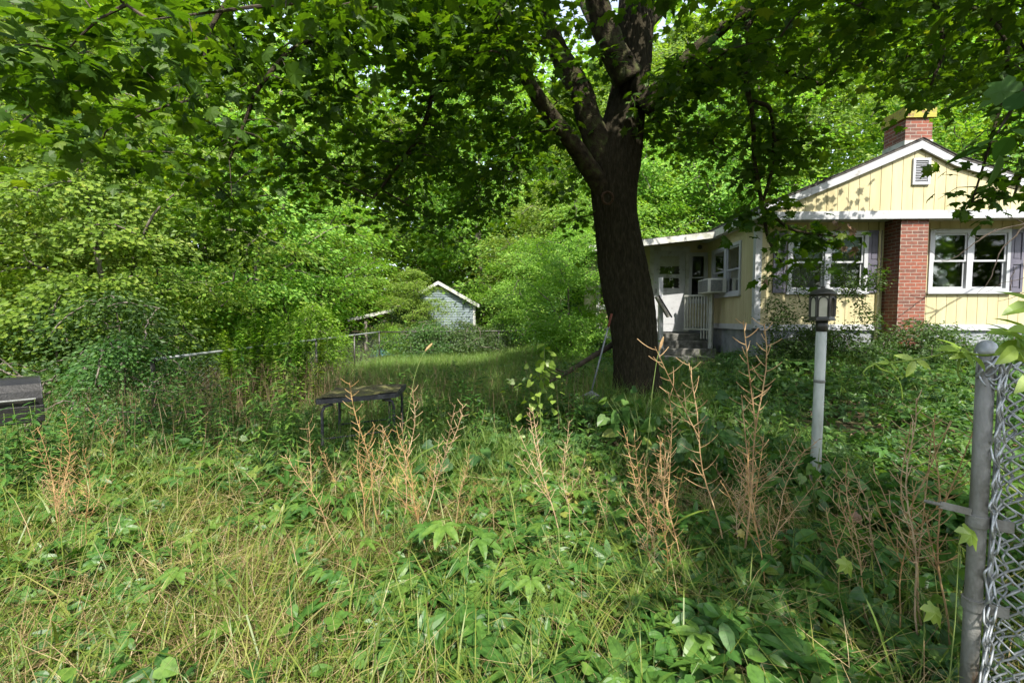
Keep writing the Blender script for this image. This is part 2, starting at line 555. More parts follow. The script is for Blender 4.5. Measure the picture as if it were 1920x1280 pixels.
M['blackmetal'] = surf('black_metal', [(0.3, (0.006, 0.006, 0.007)), (0.6, (0.014, 0.0135, 0.013)), (0.8, (0.04, 0.035, 0.03))], 5, 0.42, 0.4, 0.15, 30)
M['doorblind'] = surf('door_blind', [(0.3, (0.26, 0.27, 0.22)), (0.7, (0.36, 0.37, 0.31))], 5, 0.7, 0.2)
M['chrome'] = surf('worn_steel', [(0.3, (0.12, 0.125, 0.12)), (0.7, (0.24, 0.25, 0.24))], 20, 0.5, 0.5, metal=0.5)
M['tabletop'] = surf('mossy_table_top', [(0.30, (0.035, 0.030, 0.026)), (0.46, (0.085, 0.075, 0.045)), (0.58, (0.13, 0.13, 0.045)), (0.72, (0.26, 0.21, 0.11))], 4.5, 0.85, 0.2, 0.5, 30)
M['tabledge'] = surf('table_edge', [(0.3, (0.022, 0.022, 0.026)), (0.7, (0.065, 0.065, 0.072))], 12, 0.6, 0.3)
M['shed'] = surf('shed_siding', [(0.3, (0.085, 0.115, 0.12)), (0.5, (0.15, 0.19, 0.20)), (0.75, (0.21, 0.25, 0.26))], 1.4, 0.7, 0.25, stretch=(1, 1, .4), detail=9)
M['farwhite'] = surf('far_white_wall', [(0.3, (0.66, 0.62, 0.62)), (0.7, (0.80, 0.77, 0.76))], 1, 0.7, 0.3)
M['tarpgrey'] = surf('grey_tarp', [(0.3, (0.20, 0.21, 0.22)), (0.7, (0.46, 0.48, 0.50))], 5, 0.6, 0.3)
M['tarpblue'] = surf('blue_tarp', [(0.3, (0.02, 0.09, 0.16)), (0.7, (0.05, 0.18, 0.28))], 8, 0.5, 0.3)
M['rakehandle'] = surf('grey_handle', [(0.3, (0.11, 0.12, 0.135)), (0.7, (0.24, 0.25, 0.27))], 10, 0.5, 0.4)
M['redgrip'] = surf('red_grip', [(0.3, (0.11, 0.028, 0.02)), (0.7, (0.17, 0.05, 0.032))], 14, 0.6, 0.3)
M['plank'] = surf('weathered_plank', [(0.3, (0.13, 0.12, 0.10)), (0.7, (0.34, 0.33, 0.29))], 8, 0.8, 0.2, stretch=(1, 1, 4))
M['acbody'] = surf('ac_casing', [(0.3, (0.45, 0.46, 0.42)), (0.7, (0.62, 0.62, 0.58))], 6, 0.5, 0.3)
M['acgrille'] = surf('ac_grille', [(0.3, (0.10, 0.11, 0.11)), (0.7, (0.20, 0.21, 0.20))], 30, 0.6, 0.3)
M['pole'] = surf('pole_wood', [(0.3, (0.12, 0.10, 0.085)), (0.7, (0.26, 0.23, 0.20))], 6, 0.85, 0.2, stretch=(1, 1, .2))
M['ceramic'] = surf('white_ceramic', [(0.3, (0.62, 0.60, 0.58)), (0.7, (0.80, 0.79, 0.77))], 4, 0.3, 0.5)


# ------------------------------------------------------------------ ground
def build_ground():
    xs = np.concatenate([-np.geomspace(130, 12, 26), np.linspace(-11.5, 14, 120), np.geomspace(14.6, 130, 26)])
    ys = np.concatenate([np.linspace(-14, 0, 12), np.linspace(0.3, 22, 110), np.geomspace(22.6, 160, 34)])
    X, Y = np.meshgrid(xs, ys)
    Z = H(X, Y)
    v = np.stack([X, Y, Z], -1).reshape(-1, 3)
    nx, ny = len(xs), len(ys)
    i = np.arange(ny - 1)[:, None] * nx + np.arange(nx - 1)[None, :]
    f = np.stack([i, i + 1, i + nx + 1, i + nx], -1).reshape(-1, 4)
    mb = MB()
    mb.add(v, f)
    o = mb.build('ground', M['soil'], smooth=True)
    tag(o, 'uneven yard soil under the weeds', None, None, 'structure')


build_ground()

# ------------------------------------------------------------------ house
HA = R(-2.5)
HO = np.array([5.17, 9.7, 0.0])
HC, HS = math.cos(HA), math.sin(HA)


def to_loc(p):
    q = np.asarray(p, float) - HO
    return np.array([HC * q[0] + HS * q[1], -HS * q[0] + HC * q[1], q[2]])


_c0 = to_loc((0, 0, CAMZ))


def HL(px, py, yl):
    """pixel -> house-local (x,z) on the plane y=yl"""
    d = ray(px, py)
    d = np.array([HC * d[0] + HS * d[1], -HS * d[0] + HC * d[1], d[2]])
    t = (yl - _c0[1]) / d[1]
    q = _c0 + d * t
    return q[0], q[2]


def HX(px, py, xl):
    """pixel -> house-local (y,z) on the plane x=xl"""
    d = ray(px, py)
    d = np.array([HC * d[0] + HS * d[1], -HS * d[0] + HC * d[1], d[2]])
    t = (xl - _c0[0]) / d[0]
    q = _c0 + d * t
    return q[1], q[2]


house = thing('yellow_house', HO, 'pale yellow single storey house with brick chimney and white trim behind the lamp post', 'house', rz=HA)

FRONT = lambda u, w, z: (u, -w, z)            # front wall, w = outward
SIDE = lambda u, w, z: (-w, u, z)             # left side wall, u runs back


def wall_boards(mapf, u0, u1, zlo, zhi, openings, step=0.205, off=0.0, gap=0.009, thick=0.012):
    """vertical grooved siding with real openings; zhi is a function of u"""
    mb = MB()
    cuts = {u0, u1}
    k = math.floor((u0 - off) / step) + 1
    while off + k * step < u1:
        cuts.add(off + k * step)
        k += 1
    joints = sorted(cuts)
    for o in openings:
        for e in (o[0], o[1]):
            if u0 < e < u1:
                cuts.add(e)
    cuts = sorted(cuts)
    rj = {j: rng.random() for j in joints}

    def cell(a, b, wa, wb, rnd):
        mid = 0.5 * (a + b)
        ivs = [(zlo, None)]
        for o in openings:
            if o[0] - 1e-6 <= mid <= o[1] + 1e-6:
                new = []
                for lo, hi in ivs:
                    new.append((lo, o[2]))
                    new.append((o[3], hi))
                ivs = new
        for lo, hi in ivs:
            ha = zhi(a) if hi is None else hi
            hb = zhi(b) if hi is None else hi
            if min(ha, hb) - lo < 0.01:
                continue
            v = [mapf(a, wb, lo), mapf(b, wb, lo), mapf(b, wa, lo), mapf(a, wa, lo),
                 mapf(a, wb, ha), mapf(b, wb, hb), mapf(b, wa, hb), mapf(a, wa, ha)]
            mb.hexa(v, rnd)
    for a, b in zip(cuts[:-1], cuts[1:]):
        ja = a in rj
        jb = b in rj
        cell(a, b, -0.10, 0.0, 0.5)                                     # sheathing
        cell(a + (gap / 2 if ja else 0), b - (gap / 2 if jb else 0), 0.0005, thick, 0.5)
    return mb


def b3(mb, mapf, u0, u1, w0, w1, z0, z1):
    v = [mapf(u0, w1, z0), mapf(u1, w1, z0), mapf(u1, w0, z0), mapf(u0, w0, z0), mapf(u0, w1, z1), mapf(u1, w1, z1), mapf(u1, w0, z1), mapf(u0, w0, z1)]
    mb.hexa(v)


def window(name, mapf, u0, u1, z0, z1, units=2, tw=0.085, lbl=None, sill=True, screen=False):
    """casing + mullion + double-hung sashes + panes; returns the frame object"""
    fr = MB()
    pw = 0.042
    b3(fr, mapf, u0, u0 + tw, -0.06, pw, z0, z1)
    b3(fr, mapf, u1 - tw, u1, -0.06, pw, z0, z1)
    b3(fr, mapf, u0 + tw, u1 - tw, -0.06, pw, z1 - tw, z1)
    b3(fr, mapf, u0 + tw, u1 - tw, -0.06, pw, z0, z0 + tw * 0.8)
    if sill:
        b3(fr, mapf, u0 - 0.02, u1 + 0.02, 0.013, 0.07, z0 - 0.045, z0 - 0.002)
    iu0, iu1 = u0 + tw, u1 - tw
    mw = 0.12
    wdt = (iu1 - iu0 - mw * (units - 1)) / units
    for k in range(1, units):
        m0 = iu0 + k * wdt + (k - 1) * mw
        b3(fr, mapf, m0, m0 + mw, -0.06, pw - 0.004, z0 + tw * 0.8, z1 - tw)
    f = fr.build('window', M['vinyl'], house, bevel=0.004)
    za, zb = z0 + tw * 0.8, z1 - tw
    zm = 0.5 * (za + zb)
    s = 0.036
    for k in range(units):
        a = iu0 + k * (wdt + mw)
        b = a + wdt
        sh = MB()
        for lo, hi, w0, w1 in ((zm - 0.015, zb, -0.012, 0.014), (za, zm + 0.02, -0.045, -0.016)):
            b3(sh, mapf, a, a + s, w0, w1, lo, hi)
            b3(sh, mapf, b - s, b, w0, w1, lo, hi)
            b3(sh, mapf, a + s, b - s, w0, w1, lo, lo + s)
            b3(sh, mapf, a + s, b - s, w0, w1, hi - s, hi)
        sh.build('sash', M['vinyl'], f)
        g = MB()
        b3(g, mapf, a + s, b - s, -0.002, 0.002, zm - 0.015 + s, zb - s)
        b3(g, mapf, a + s, b - s, -0.033, -0.029, za + s, zm + 0.02 - s)
        g.build('pane', M['glass'], f)
        if screen:
            q = MB()
            b3(q, mapf, a + 0.004, b - 0.004, -0.056, -0.052, za, zb)
            q.build('insect_screen', M['screen'], f)
    return f


def gz(px, py, yl):
    return HL(px, py, yl)


YG = -0.47                                             # gable plane (overhangs the front wall)
fz0 = HL(1600, 611, 0)[1]                              # bottom of siding
gtop = HL(1690, 404, YG)[1]                            # underside of the gable band
print('siding bottom', fz0, 'band', gtop)
# roof line in house-local (x,z) on plane y=-0.52
YR = -0.52
eL = HL(1425, 391, YR)
bL = HL(1582, 327, YR)
pk = HL(1728, 264, YR)
bR = HL(1790, 296, YR)
b2 = HL(1905, 331, YR)
sl = (bR[1] - b2[1]) / (b2[0] - bR[0])
eR = (b2[0] + 1.6, b2[1] - sl * 1.6)
roofline = [eL, bL, pk, bR, b2, eR]
rx = [p[0] for p in roofline]
rzv = [p[1] for p in roofline]
ztop = lambda x: float(np.interp(x, rx, rzv))
print('roofline', [(round(a, 2), round(b, 2)) for a, b in roofline])
XR = eR[0] - 0.25

# window openings on the front wall
w1 = (HL(1475, 500, 0)[0], HL(1625, 500, 0)[0], HL(1550, 548, 0)[1], HL(1550, 434, 0)[1])
w2 = (HL(1739, 500, 0)[0], HL(1892, 500, 0)[0], HL(1800, 547, 0)[1], HL(1800, 430, 0)[1])
ops = [(a + 0.05, b - 0.05, c + 0.05, d - 0.05) for a, b, c, d in (w1, w2)]
print('w1', w1, 'w2', w2)
wall_boards(FRONT, 0.0, XR, fz0, lambda u: gtop + 0.05, ops).build('wall', M['siding'], house)
f1 = window('window', FRONT, *w1)
f2 = window('window', FRONT, *w2)
# gable panel with vent, in front of the wall
GMAP = lambda u, w, z: (u, YG - w, z)
wall_boards(GMAP, rx[0] + 0.25, XR + 0.1, gtop + 0.005, lambda u: ztop(u) - 0.12, [], off=0.08).build('gable_wall', M['siding'], house)
vb = HL(1709, 347, YG - .02), HL(1744, 297, YG - .02)
v = MB()
va, vc = vb[0][0], vb[1][0]
vz0, vz1 = vb[0][1], vb[1][1]
for (a, b, c, d) in ((va, va + .045, vz0, vz1), (vc - .045, vc, vz0, vz1), (va + .045, vc - .045, vz1 - .045, vz1), (va + .045, vc - .045, vz0, vz0 + .045)):
    b3(v, GMAP, a, b, 0.0125, 0.05, c, d)
vent = v.build('gable_vent', M['vinyl'], house)
lv = MB()
n = 13
for k in range(n):
    z = vz0 + .05 + (vz1 - vz0 - .1) * (k + .5) / n
    h = (vz1 - vz0 - .1) / n
    lv.hexa([GMAP(va + .046, .044, z - h * .48), GMAP(vc - .046, .044, z - h * .48), GMAP(vc - .046, .016, z + h * .1), GMAP(va + .046, .016, z + h * .1),
             GMAP(va + .046, .044, z - h * .28), GMAP(vc - .046, .044, z - h * .28), GMAP(vc - .046, .016, z + h * .3), GMAP(va + .046, .016, z + h * .3)])
lv.build('louvre', M['vinyl'], vent)
bk = MB()
b3(bk, GMAP, va + .044, vc - .044, .0126, .0145, vz0 + .044, vz1 - .044)
bk.build('vent_screen', M['screen'], vent)
# band under the gable + soffit
bd = MB()
bd.box((rx[0] + .2, YG - 0.05, gtop - 0.075), (XR + .25, YG - 0.013, gtop + 0.085))
bd.build('frieze_band', M['white'], house, bevel=0.004)
so = MB()
so.box((rx[0] + .22, YG - 0.012, gtop - 0.03), (XR + .2, -0.013, gtop - 0.002))
so.build('soffit', M['dirtywhite'], house)
# roof slab + rake boards
YB = 7.5
rf = MB()
for (a, b) in zip(roofline[:-1], roofline[1:]):
    rf.hexa([(a[0], YR - .03, a[1]), (b[0], YR - .03, b[1]), (b[0], YB, b[1]), (a[0], YB, a[1]),
             (a[0], YR - .03, a[1] + .05), (b[0], YR - .03, b[1] + .05), (b[0], YB, b[1] + .05), (a[0], YB, a[1] + .05)])
# shingle courses as slight steps
for (a, b) in zip(roofline[:-1], roofline[1:]):
    L = math.hypot(b[0] - a[0], b[1] - a[1])
    m = max(1, int(L / 0.14))
    for k in range(m):
        t0, t1 = k / m, (k + 1) / m
        p, q = [(a[0] + (b[0] - a[0]) * t, a[1] + (b[1] - a[1]) * t + .051) for t in (t0, t1)]
        up = b[1] > a[1]
        lo, hi = (.013, .004) if up else (.004, .013)
        rf.hexa([(p[0], YR - .045, p[1]), (q[0], YR - .045, q[1]), (q[0], YB, q[1]), (p[0], YB, p[1]),
                 (p[0], YR - .045, p[1] + lo), (q[0], YR - .045, q[1] + hi), (q[0], YB, q[1] + hi), (p[0], YB, p[1] + lo)])
rf.build('roof', M['shingle'], house)
rk = MB()
for (a, b) in zip(roofline[:-1], roofline[1:]):
    rk.hexa([(a[0], YR - .025, a[1] - .15), (b[0], YR - .025, b[1] - .15), (b[0], YR + .015, b[1] - .15), (a[0], YR + .015, a[1] - .15),
             (a[0], YR - .025, a[1] - .004), (b[0], YR - .025, b[1] - .004), (b[0], YR + .015, b[1] - .004), (a[0], YR + .015, a[1] - .004)])
rk.build('rake_board', M['white'], house)
ev = MB()
ev.box((eL[0] - .015, YR + .02, eL[1] - .17), (eL[0] + .02, YB, eL[1] - .005))
ev.build('eave_board', M['dirtywhite'], house)
es = MB()
es.box((eL[0] + .022, YR + .03, eL[1] - .165), (0.0, YB, eL[1] - .145))
es.build('eave_soffit', M['dirtywhite'], house)
# foundation
fo = MB()
fo.box((0.05, 0.02, -0.2), (XR, 0.22, fz0 - 0.003))
fo.box((0.05, 0.222, -0.2), (0.25, 6.0, fz0 - 0.003))
fo.build('foundation', M['found'], house)
# trims
tr = MB()
tr.box((-0.025, -0.04, fz0 - 0.05), (0.09, -0.0125, gtop - 0.03))
tr.box((-0.04, -0.0405, fz0 - 0.05), (-0.0125, 0.07, gtop - 0.03))
tr.box((0.095, -0.035, fz0 - 0.09), (XR, -0.0125, fz0 + 0.035))
tr.box((-0.035, 0.0715, fz0 - 0.09), (-0.0125, 6.0, fz0 + 0.035))
tr.build('corner_trim', M['white'], house)
# shutters
for a, b in ((1450, 1473.5), (1626.5, 1651), (1893, 1918)):
    x0, x1 = HL(a, 500, -.03)[0], HL(b, 500, -.03)[0]
    z0, z1 = w1[2] - .01, w1[3] + .01
    s = MB()
    b3(s, FRONT, x0, x0 + .05, .0125, .045, z0, z1)
    b3(s, FRONT, x1 - .05, x1, .0125, .045, z0, z1)
    zm = z0 + (z1 - z0) * .48
    for lo, hi in ((z0, z0 + .075), (zm - .045, zm + .045), (z1 - .075, z1)):
        b3(s, FRONT, x0 + .05, x1 - .05, .0125, .044, lo, hi)
    b3(s, FRONT, x0 + .05, x1 - .05, .0125, .026, z0 + .075, zm - .045)
    b3(s, FRONT, x0 + .05, x1 - .05, .0125, .026, zm + .045, z1 - .075)
    b3(s, FRONT, x0 + .075, x1 - .075, .0262, .036, z0 + .11, zm - .08)
    b3(s, FRONT, x0 + .075, x1 - .075, .0262, .036, zm + .08, z1 - .11)
    s.build('shutter', M['shutter'], house)
# brick chimney: one stack from the ground, hidden behind the gable, out through the ridge
cx0, cx1 = HL(1687, 500, -.43)[0], HL(1737, 500, -.43)[0]
cx0 = 0.5 * (cx0 + HL(1686, 450, -.43)[0])
ct = HL(1720, 222, -.42)[1]
cc = HL(1720, 200, -.42)[1]
ch = MB()
ch.box((cx0, -0.44, -0.1), (cx1, -0.0126, gtop - .031))
ch.box((cx0 + .01, -0.43, gtop + .3), (cx1 - .01, 0.12, ct))
chim = ch.build('chimney', M['brick'], house)
cp = MB()
cp.box((cx0 - .03, -0.47, ct + .001), (cx1 + .03, 0.16, cc - .03))
cp.box((cx0 - .015, -0.455, cc - .029), (cx1 + .015, 0.145, cc))
cp.build('chimney_cap', M['brickmoss'], chim)
fl = MB()
fl.box((cx0 - .004, -0.444, gtop + .9), (cx1 + .004, 0.134, ztop((cx0 + cx1) / 2 - .2) + .13))
fl.build('flashing', M['dirtywhite'], chim)
# downspout left of the chimney
ds = MB()
ds.box((cx0 - .13, -0.055, fz0 - .5), (cx0 - .085, -0.0135, gtop - .04))
ds.build('downspout', M['siding'], house)
# side wall with double window
sy1 = 2.35
swA = HX(1391, 500, 0)[0], HX(1336, 500, 0)[0]
swz = HX(1370, 553, 0)[1], HX(1387, 452, 0)[1]
sw = (swA[0], min(swA[1], sy1 - .02), swz[0], swz[1])
print('side window', sw)
wall_boards(SIDE, 0.0, 6.0, fz0, lambda u: eL[1] - .15, [(sw[0] + .05, sw[1] - .05, sw[2] + .05, sw[3] - .05)], step=.1025).build('wall', M['siding'], house)
window('window', SIDE, *sw, screen=False, tw=.075)
# porch wing
yp = HX(1327, 500, 0)[0]
PY = max(min(yp, 2.75), 2.4)
print('porch plane', yp, PY)
PMAP = lambda u, w, z: (u, PY - w, z)
pl = HL(1119, 560, PY)[0]
pdoor = (HL(1225, 540, PY)[0], HL(1284, 540, PY)[0], HL(1255, 622, PY)[1], HL(1255, 470, PY)[1])
pwin = (HL(1291, 520, PY)[0], HL(1326, 520, PY)[0], HL(1308, 566, PY)[1], HL(1308, 474, PY)[1])
plw = (HL(1118, 540, PY)[0] + .03, HL(1140, 540, PY)[0] + .55, HL(1130, 577, PY)[1], HL(1130, 500, PY)[1])
pz = HL(1310, 612, PY)[1]
print('door', pdoor, 'pwin', pwin, 'plw', plw, 'pz', pz)
ptop = lambda u: HL(1340, 441, PY)[1] + 0.09 * u
wall_boards(PMAP, pl, -0.013, pz, ptop, [(pdoor[0] - .05, pdoor[1] + .05, pz - 1, pdoor[3] + .05), (pwin[0] + .03, pwin[1] - .03, pwin[2] + .03, pwin[3] - .03),
                                   (plw[0] + .04, plw[1] - .04, plw[2] + .04, plw[3] - .04)], step=.1025).build('porch_wall', M['siding'], house)
window('window', PMAP, *pwin, units=1, tw=.06)
window('window', PMAP, *plw, units=2, tw=.06)
psw = MB()
psw.box((pl - .012, PY + .001, pz), (pl + .1, PY + 3.0, ptop(pl)))
psw.build('porch_wall', M['siding'], house)
pf = MB()
pf.box((pl + .03, PY + .03, 0.0), (-0.1, PY + .2, pz - .003))
pf.build('porch_foundation', M['found'], house)
pt = MB()
b3(pt, PMAP, pl - .02, pdoor[0] - .1, .0125, .03, pz - .06, pz + .04)
b3(pt, PMAP, pl - .02, pl + .07, .0125, .032, pz + .041, ptop(pl) - .05)
pt.build('porch_trim', M['dirtywhite'], house)
# porch roof: shed roof falling to the left
ry0 = PY - 1.0
ra = (HL(1205, 452, ry0), HL(1352, 436, ry0))
rsl = (ra[1][1] - ra[0][1]) / (ra[1][0] - ra[0][0])
zr = lambda u: ra[1][1] + rsl * (u - ra[1][0])
ul, ur = pl - .35, -0.02
pr = MB()
pr.hexa([(ul, ry0, zr(ul)), (ur, ry0, zr(ur)), (ur, PY + 3.2, zr(ur)), (ul, PY + 3.2, zr(ul)),
         (ul, ry0, zr(ul) + .05), (ur, ry0, zr(ur) + .05), (ur, PY + 3.2, zr(ur) + .05), (ul, PY + 3.2, zr(ul) + .05)])
pr.build('porch_roof', M['shingle'], house)
pfc = MB()
pfc.hexa([(ul, ry0 - .03, zr(ul) - .12), (ur, ry0 - .03, zr(ur) - .12), (ur, ry0 - .001, zr(ur) - .12), (ul, ry0 - .001, zr(ul) - .12),
          (ul, ry0 - .03, zr(ul) + .03), (ur, ry0 - .03, zr(ur) + .03), (ur, ry0 - .001, zr(ur) + .03), (ul, ry0 - .001, zr(ul) + .03)])
pfc.build('porch_fascia', M['dirtywhite'], house)
# storm door with scalloped upper surround and two glazed bands
dm = MB()
d0, d1, dz0, dz1 = pdoor
cw = .11
for a, b, c, d in ((d0 - cw, d0, dz0, dz1 + cw), (d1, d1 + cw, dz0, dz1 + cw), (d0, d1, dz1, dz1 + cw)):
    b3(dm, PMAP, a, b, -.05, .035, c, d)
dfr = dm.build('door_frame', M['dirtywhite'], house)
gz0, gz1 = HL(1250, 540, PY)[1], HL(1250, 478, PY)[1]
dg0, dg1 = d0 + .13, d1 - .13
do = MB()
b3(do, PMAP, d0 + .004, dg0, -.03, .012, dz0 + .01, dz1 - .005)
b3(do, PMAP, dg1, d1 - .004, -.03, .012, dz0 + .01, dz1 - .005)
b3(do, PMAP, dg0, dg1, -.03, .012, dz0 + .01, gz0)
b3(do, PMAP, dg0, dg1, -.03, .012, gz1, dz1 - .005)
zb1 = gz0 + (gz1 - gz0) * .30
zb2 = gz0 + (gz1 - gz0) * .42
zb3 = gz0 + (gz1 - gz0) * .66
b3(do, PMAP, dg0, dg1, -.03, .010, zb1, zb2)
b3(do, PMAP, d0 + .06, d1 - .06, .0125, .017, dz0 + .22, dz0 + .245)
b3(do, PMAP, d0 + .06, d1 - .06, .0125, .017, gz0 - .14, gz0 - .115)
ns = 9
for side, ux in ((-1, dg0), (1, dg1)):                         # scallops
    for k in range(ns):
        z = gz0 + (gz1 - gz0) * (k + .5) / ns
        poly = []
        for a in np.linspace(-90, 90, 7):
            poly.append((ux - side * .045 * math.cos(R(a)), z + (gz1 - gz0) / ns * .5 * math.sin(R(a))))
        vv = [PMAP(p[0], .0125, p[1]) for p in poly] + [PMAP(p[0], .019, p[1]) for p in poly]
        m = len(poly)
        do.add(vv, [np.array([(i, (i + 1) % m, m + (i + 1) % m, m + i) for i in range(m)]), np.array([list(range(m))[::-1]]), np.array([list(range(m, 2 * m))])])
for zz, sg in ((gz1, -1), (gz0, -1)):
    for k in range(7):
        u = dg0 + (dg1 - dg0) * (k + .5) / 7
        poly = [(u + (dg1 - dg0) / 14 * math.sin(R(a)), zz + sg * .04 * math.cos(R(a))) for a in np.linspace(-90, 90, 7)]
        m = len(poly)
        vv = [PMAP(p[0], .0126, p[1]) for p in poly] + [PMAP(p[0], .0185, p[1]) for p in poly]
        do.add(vv, [np.array([(i, (i + 1) % m, m + (i + 1) % m, m + i) for i in range(m)]), np.array([list(range(m))[::-1]]), np.array([list(range(m, 2 * m))])])
door = do.build('door', M['white'], house)
dbl = MB()
b3(dbl, PMAP, dg0, dg1, -.026, -.006, zb3 + .001, gz1)
dbl.build('door_blind', M['doorblind'], door)
pg = MB()
b3(pg, PMAP, dg0, dg1, -.02, -.017, gz0, zb3)
pg.build('pane', M['glass'], door)
hd = MB()
hd.tube([PMAP(d0 + .06, .013, gz0 - .03), PMAP(d0 + .06, .06, gz0 - .03), PMAP(d0 + .06, .06, gz0 - .13), PMAP(d0 + .06, .013, gz0 - .13)], .009, 8)
hd.build('handle', M['blackmetal'], door)
# porch light
q = HL(1310, 463, PY)
plt = MB()
plt.lathe(PMAP(q[0], .09, q[1] - .03), [(0.02, -.045), (.055, -.03), (.065, .01), (.05, .05), (.02, .075)], 16)
plt.bar(PMAP(q[0], .012, q[1] + .02), PMAP(q[0], .085, q[1] + .02), .045)
plt.build('porch_light', M['bronze'], house, smooth=True)
# interior rooms behind the glass
inn = MB()
for (x0, x1, y0, y1, z0, z1) in ((0.12, XR - .1, .125, 3.2, fz0 - .3, gtop + .02), (pl + .14, -.12, PY + .125, PY + 2.8, pz - .1, ptop(pl) - .03)):
    v8 = [(x0, y0, z0), (x1, y0, z0), (x1, y1, z0), (x0, y1, z0), (x0, y0, z1), (x1, y0, z1), (x1, y1, z1), (x0, y1, z1)]
    inn.add(v8, np.array([(0, 1, 2, 3), (7, 6, 5, 4), (6, 7, 3, 2), (0, 3, 7, 4), (1, 5, 6, 2)]))
inn.build('room_interior', M['interior'], house)
# blinds: right half of the right window, upper part of left window
bl = MB()
m0 = (w2[0] + w2[1]) / 2
z = w2[2] + .1
while z < w2[3] - .1:
    b3(bl, FRONT, m0 + .06, w2[1] - .10, -.115, -.095, z, z + .017)
    z += .024
bl.build('window_blind', M['blind'], f2)
rs_ = MB()
b3(rs_, FRONT, w1[0] + .1, (w1[0] + w1[1]) / 2 - .05, -.085, -.08, (w1[2] + w1[3]) / 2 + .08, w1[3] - .07)
b3(rs_, FRONT, (w1[0] + w1[1]) / 2 + .05, w1[1] - .1, -.085, -.08, (w1[2] + w1[3]) / 2 + .2, w1[3] - .07)
rs_.build('roller_shade', M['blind'], f1)
cu = MB()
for k in range(26):                                             # drawn curtain, left window
    u = w1[0] + .1 + (w1[1] - w1[0] - .2) * k / 26
    u2 = w1[0] + .1 + (w1[1] - w1[0] - .2) * (k + 1) / 26
    wv = -.15 + .03 * math.sin(k * 2.1)
    wv2 = -.15 + .03 * math.sin((k + 1) * 2.1)
    zb_ = w1[2] + .05
    cu.add([FRONT(u, wv, zb_), FRONT(u2, wv2, zb_), FRONT(u2, wv2, w1[3] - .05), FRONT(u, wv, w1[3] - .05)], np.array([(0, 1, 2, 3)]))
cu.build('curtain', M['interior'], house)
# ornament on the sill inside
oz = w2[2] + .075
ox, oy = HL(1768, 510, .16)[0], .18


def hw(x, y, z):
    return np.array([HO[0] + HC * x - HS * y, HO[1] + HS * x + HC * y, z])


og = MB()
og.lathe(hw(ox, oy, oz), [(.04, 0), (.10, .02), (.12, .10), (.08, .20), (.05, .24), (.075, .28), (.085, .33), (.06, .385), (.015, .405)], 18)
og.tube([hw(ox - .10, oy, oz + .1), hw(ox - .19, oy, oz + .14), hw(ox - .23, oy, oz + .2)], [.03, .03, .035], 8)
tag(og.build('ornament', M['ceramic'], smooth=True), 'white rounded ornament inside the right front window of the yellow house', 'ornament')

# ------------------------------------------------------------------ steps, rails, air conditioner
sx0, sx1 = HL(1234, 640, PY - .6)[0], HL(1330, 640, PY - .8)[0]
gst = H(*hw((sx0 + sx1) / 2, PY - 1, 0)[:2])
tz = dz0 - .03
nst = 4
ris = (tz - (float(gst) - .02)) / nst
steps = thing('concrete_steps', hw((sx0 + sx1) / 2, PY - .05, 0), 'mossy concrete steps with leaf litter leading to the white storm door', 'steps', rz=HA)
sb = MB()
wd = (sx1 - sx0) / 2
for k in range(nst):
    z1 = tz - k * ris
    y1 = 0.0 - (0.0 if k == 0 else .55 + .28 * (k - 1))
    y0 = -(.55 + .28 * k)
    ww = wd + .02 * k
    sb.box((-ww, y0, -0.1), (ww, y1 - .0005, z1))
sb.build('tread', M['concrete'], steps, bevel=.012)

rpx = HL(1333, 600, PY - .95)[0]
rail = thing('stair_railing', hw(rpx, PY - .95, 0), 'white picket railing panel with square post on the right of the steps', 'railing', rz=HA + R(40))
rz1 = HL(1330, 551, PY - .95)[1]
rz0 = HL(1330, 619, PY - .95)[1]
rlen = .74
pst = MB()
pst.box((-.045, -.045, -.1 + float(gst)), (.045, .045, rz1 + .012))
pst.build('post', M['dirtywhite'], rail, bevel=.006)
rl = MB()
rl.box((-.03, .046, rz1 - .05), (.03, rlen, rz1))
rl.build('top_rail', M['dirtywhite'], rail)
rl = MB()
rl.box((-.02, .046, rz0), (.02, rlen, rz0 + .04))
rl.build('bottom_rail', M['dirtywhite'], rail)
nb = 9
for k in range(nb):
    y = .10 + (rlen - .02 - .10) * k / (nb - 1)
    b = MB()
    b.box((-.014, y - .015, rz0 + .041), (.014, y + .015, rz1 - .051))
    b.build('baluster', M['dirtywhite'], rail)
for k in range(3):
    b = MB()
    y = .10 + .08 * k
    b.box((-.014, y - .014, rz0 - .22), (.014, y + .014, rz0 - .001))
    b.build('baluster', M['dirtywhite'], rail)

rail2 = thing('stair_railing', hw(sx0 - .03, PY - 1.0, 0), 'broken left stair railing, white post with a grey plank tilted downward beside the maple', 'railing', rz=HA)
pst = MB()
q0 = HL(1231, 600, PY - 1.0)
pst.hexa([(-.06, -.05, float(gst) - .1), (.05, -.05, float(gst) - .1), (.05, .05, float(gst) - .1), (-.06, .05, float(gst) - .1),
          (-.10, -.05, HL(1228, 520, PY - 1)[1]), (.0, -.05, HL(1228, 520, PY - 1)[1]), (.0, .05, HL(1228, 520, PY - 1)[1]), (-.10, .05, HL(1228, 520, PY - 1)[1])])
pst.build('post', M['white'], rail2)
a = HL(1229, 556, PY - 1.1)
b = HL(1252, 594, PY - 1.1)
xo = sx0 - .03
pk_ = MB()
pk_.bar((a[0] - xo, -.14, a[1]), (b[0] - xo, -.14, b[1]), .05, .16, up=(0, 1, 0))
pk_.build('plank', M['plank'], rail2)
pk2 = MB()
pk2.bar((a[0] - xo + .05, -.20, a[1] + .02), (b[0] - xo + .07, -.20, b[1] - .01), .03, .035)
pk2.build('hand_bar', M['blackmetal'], rail2)

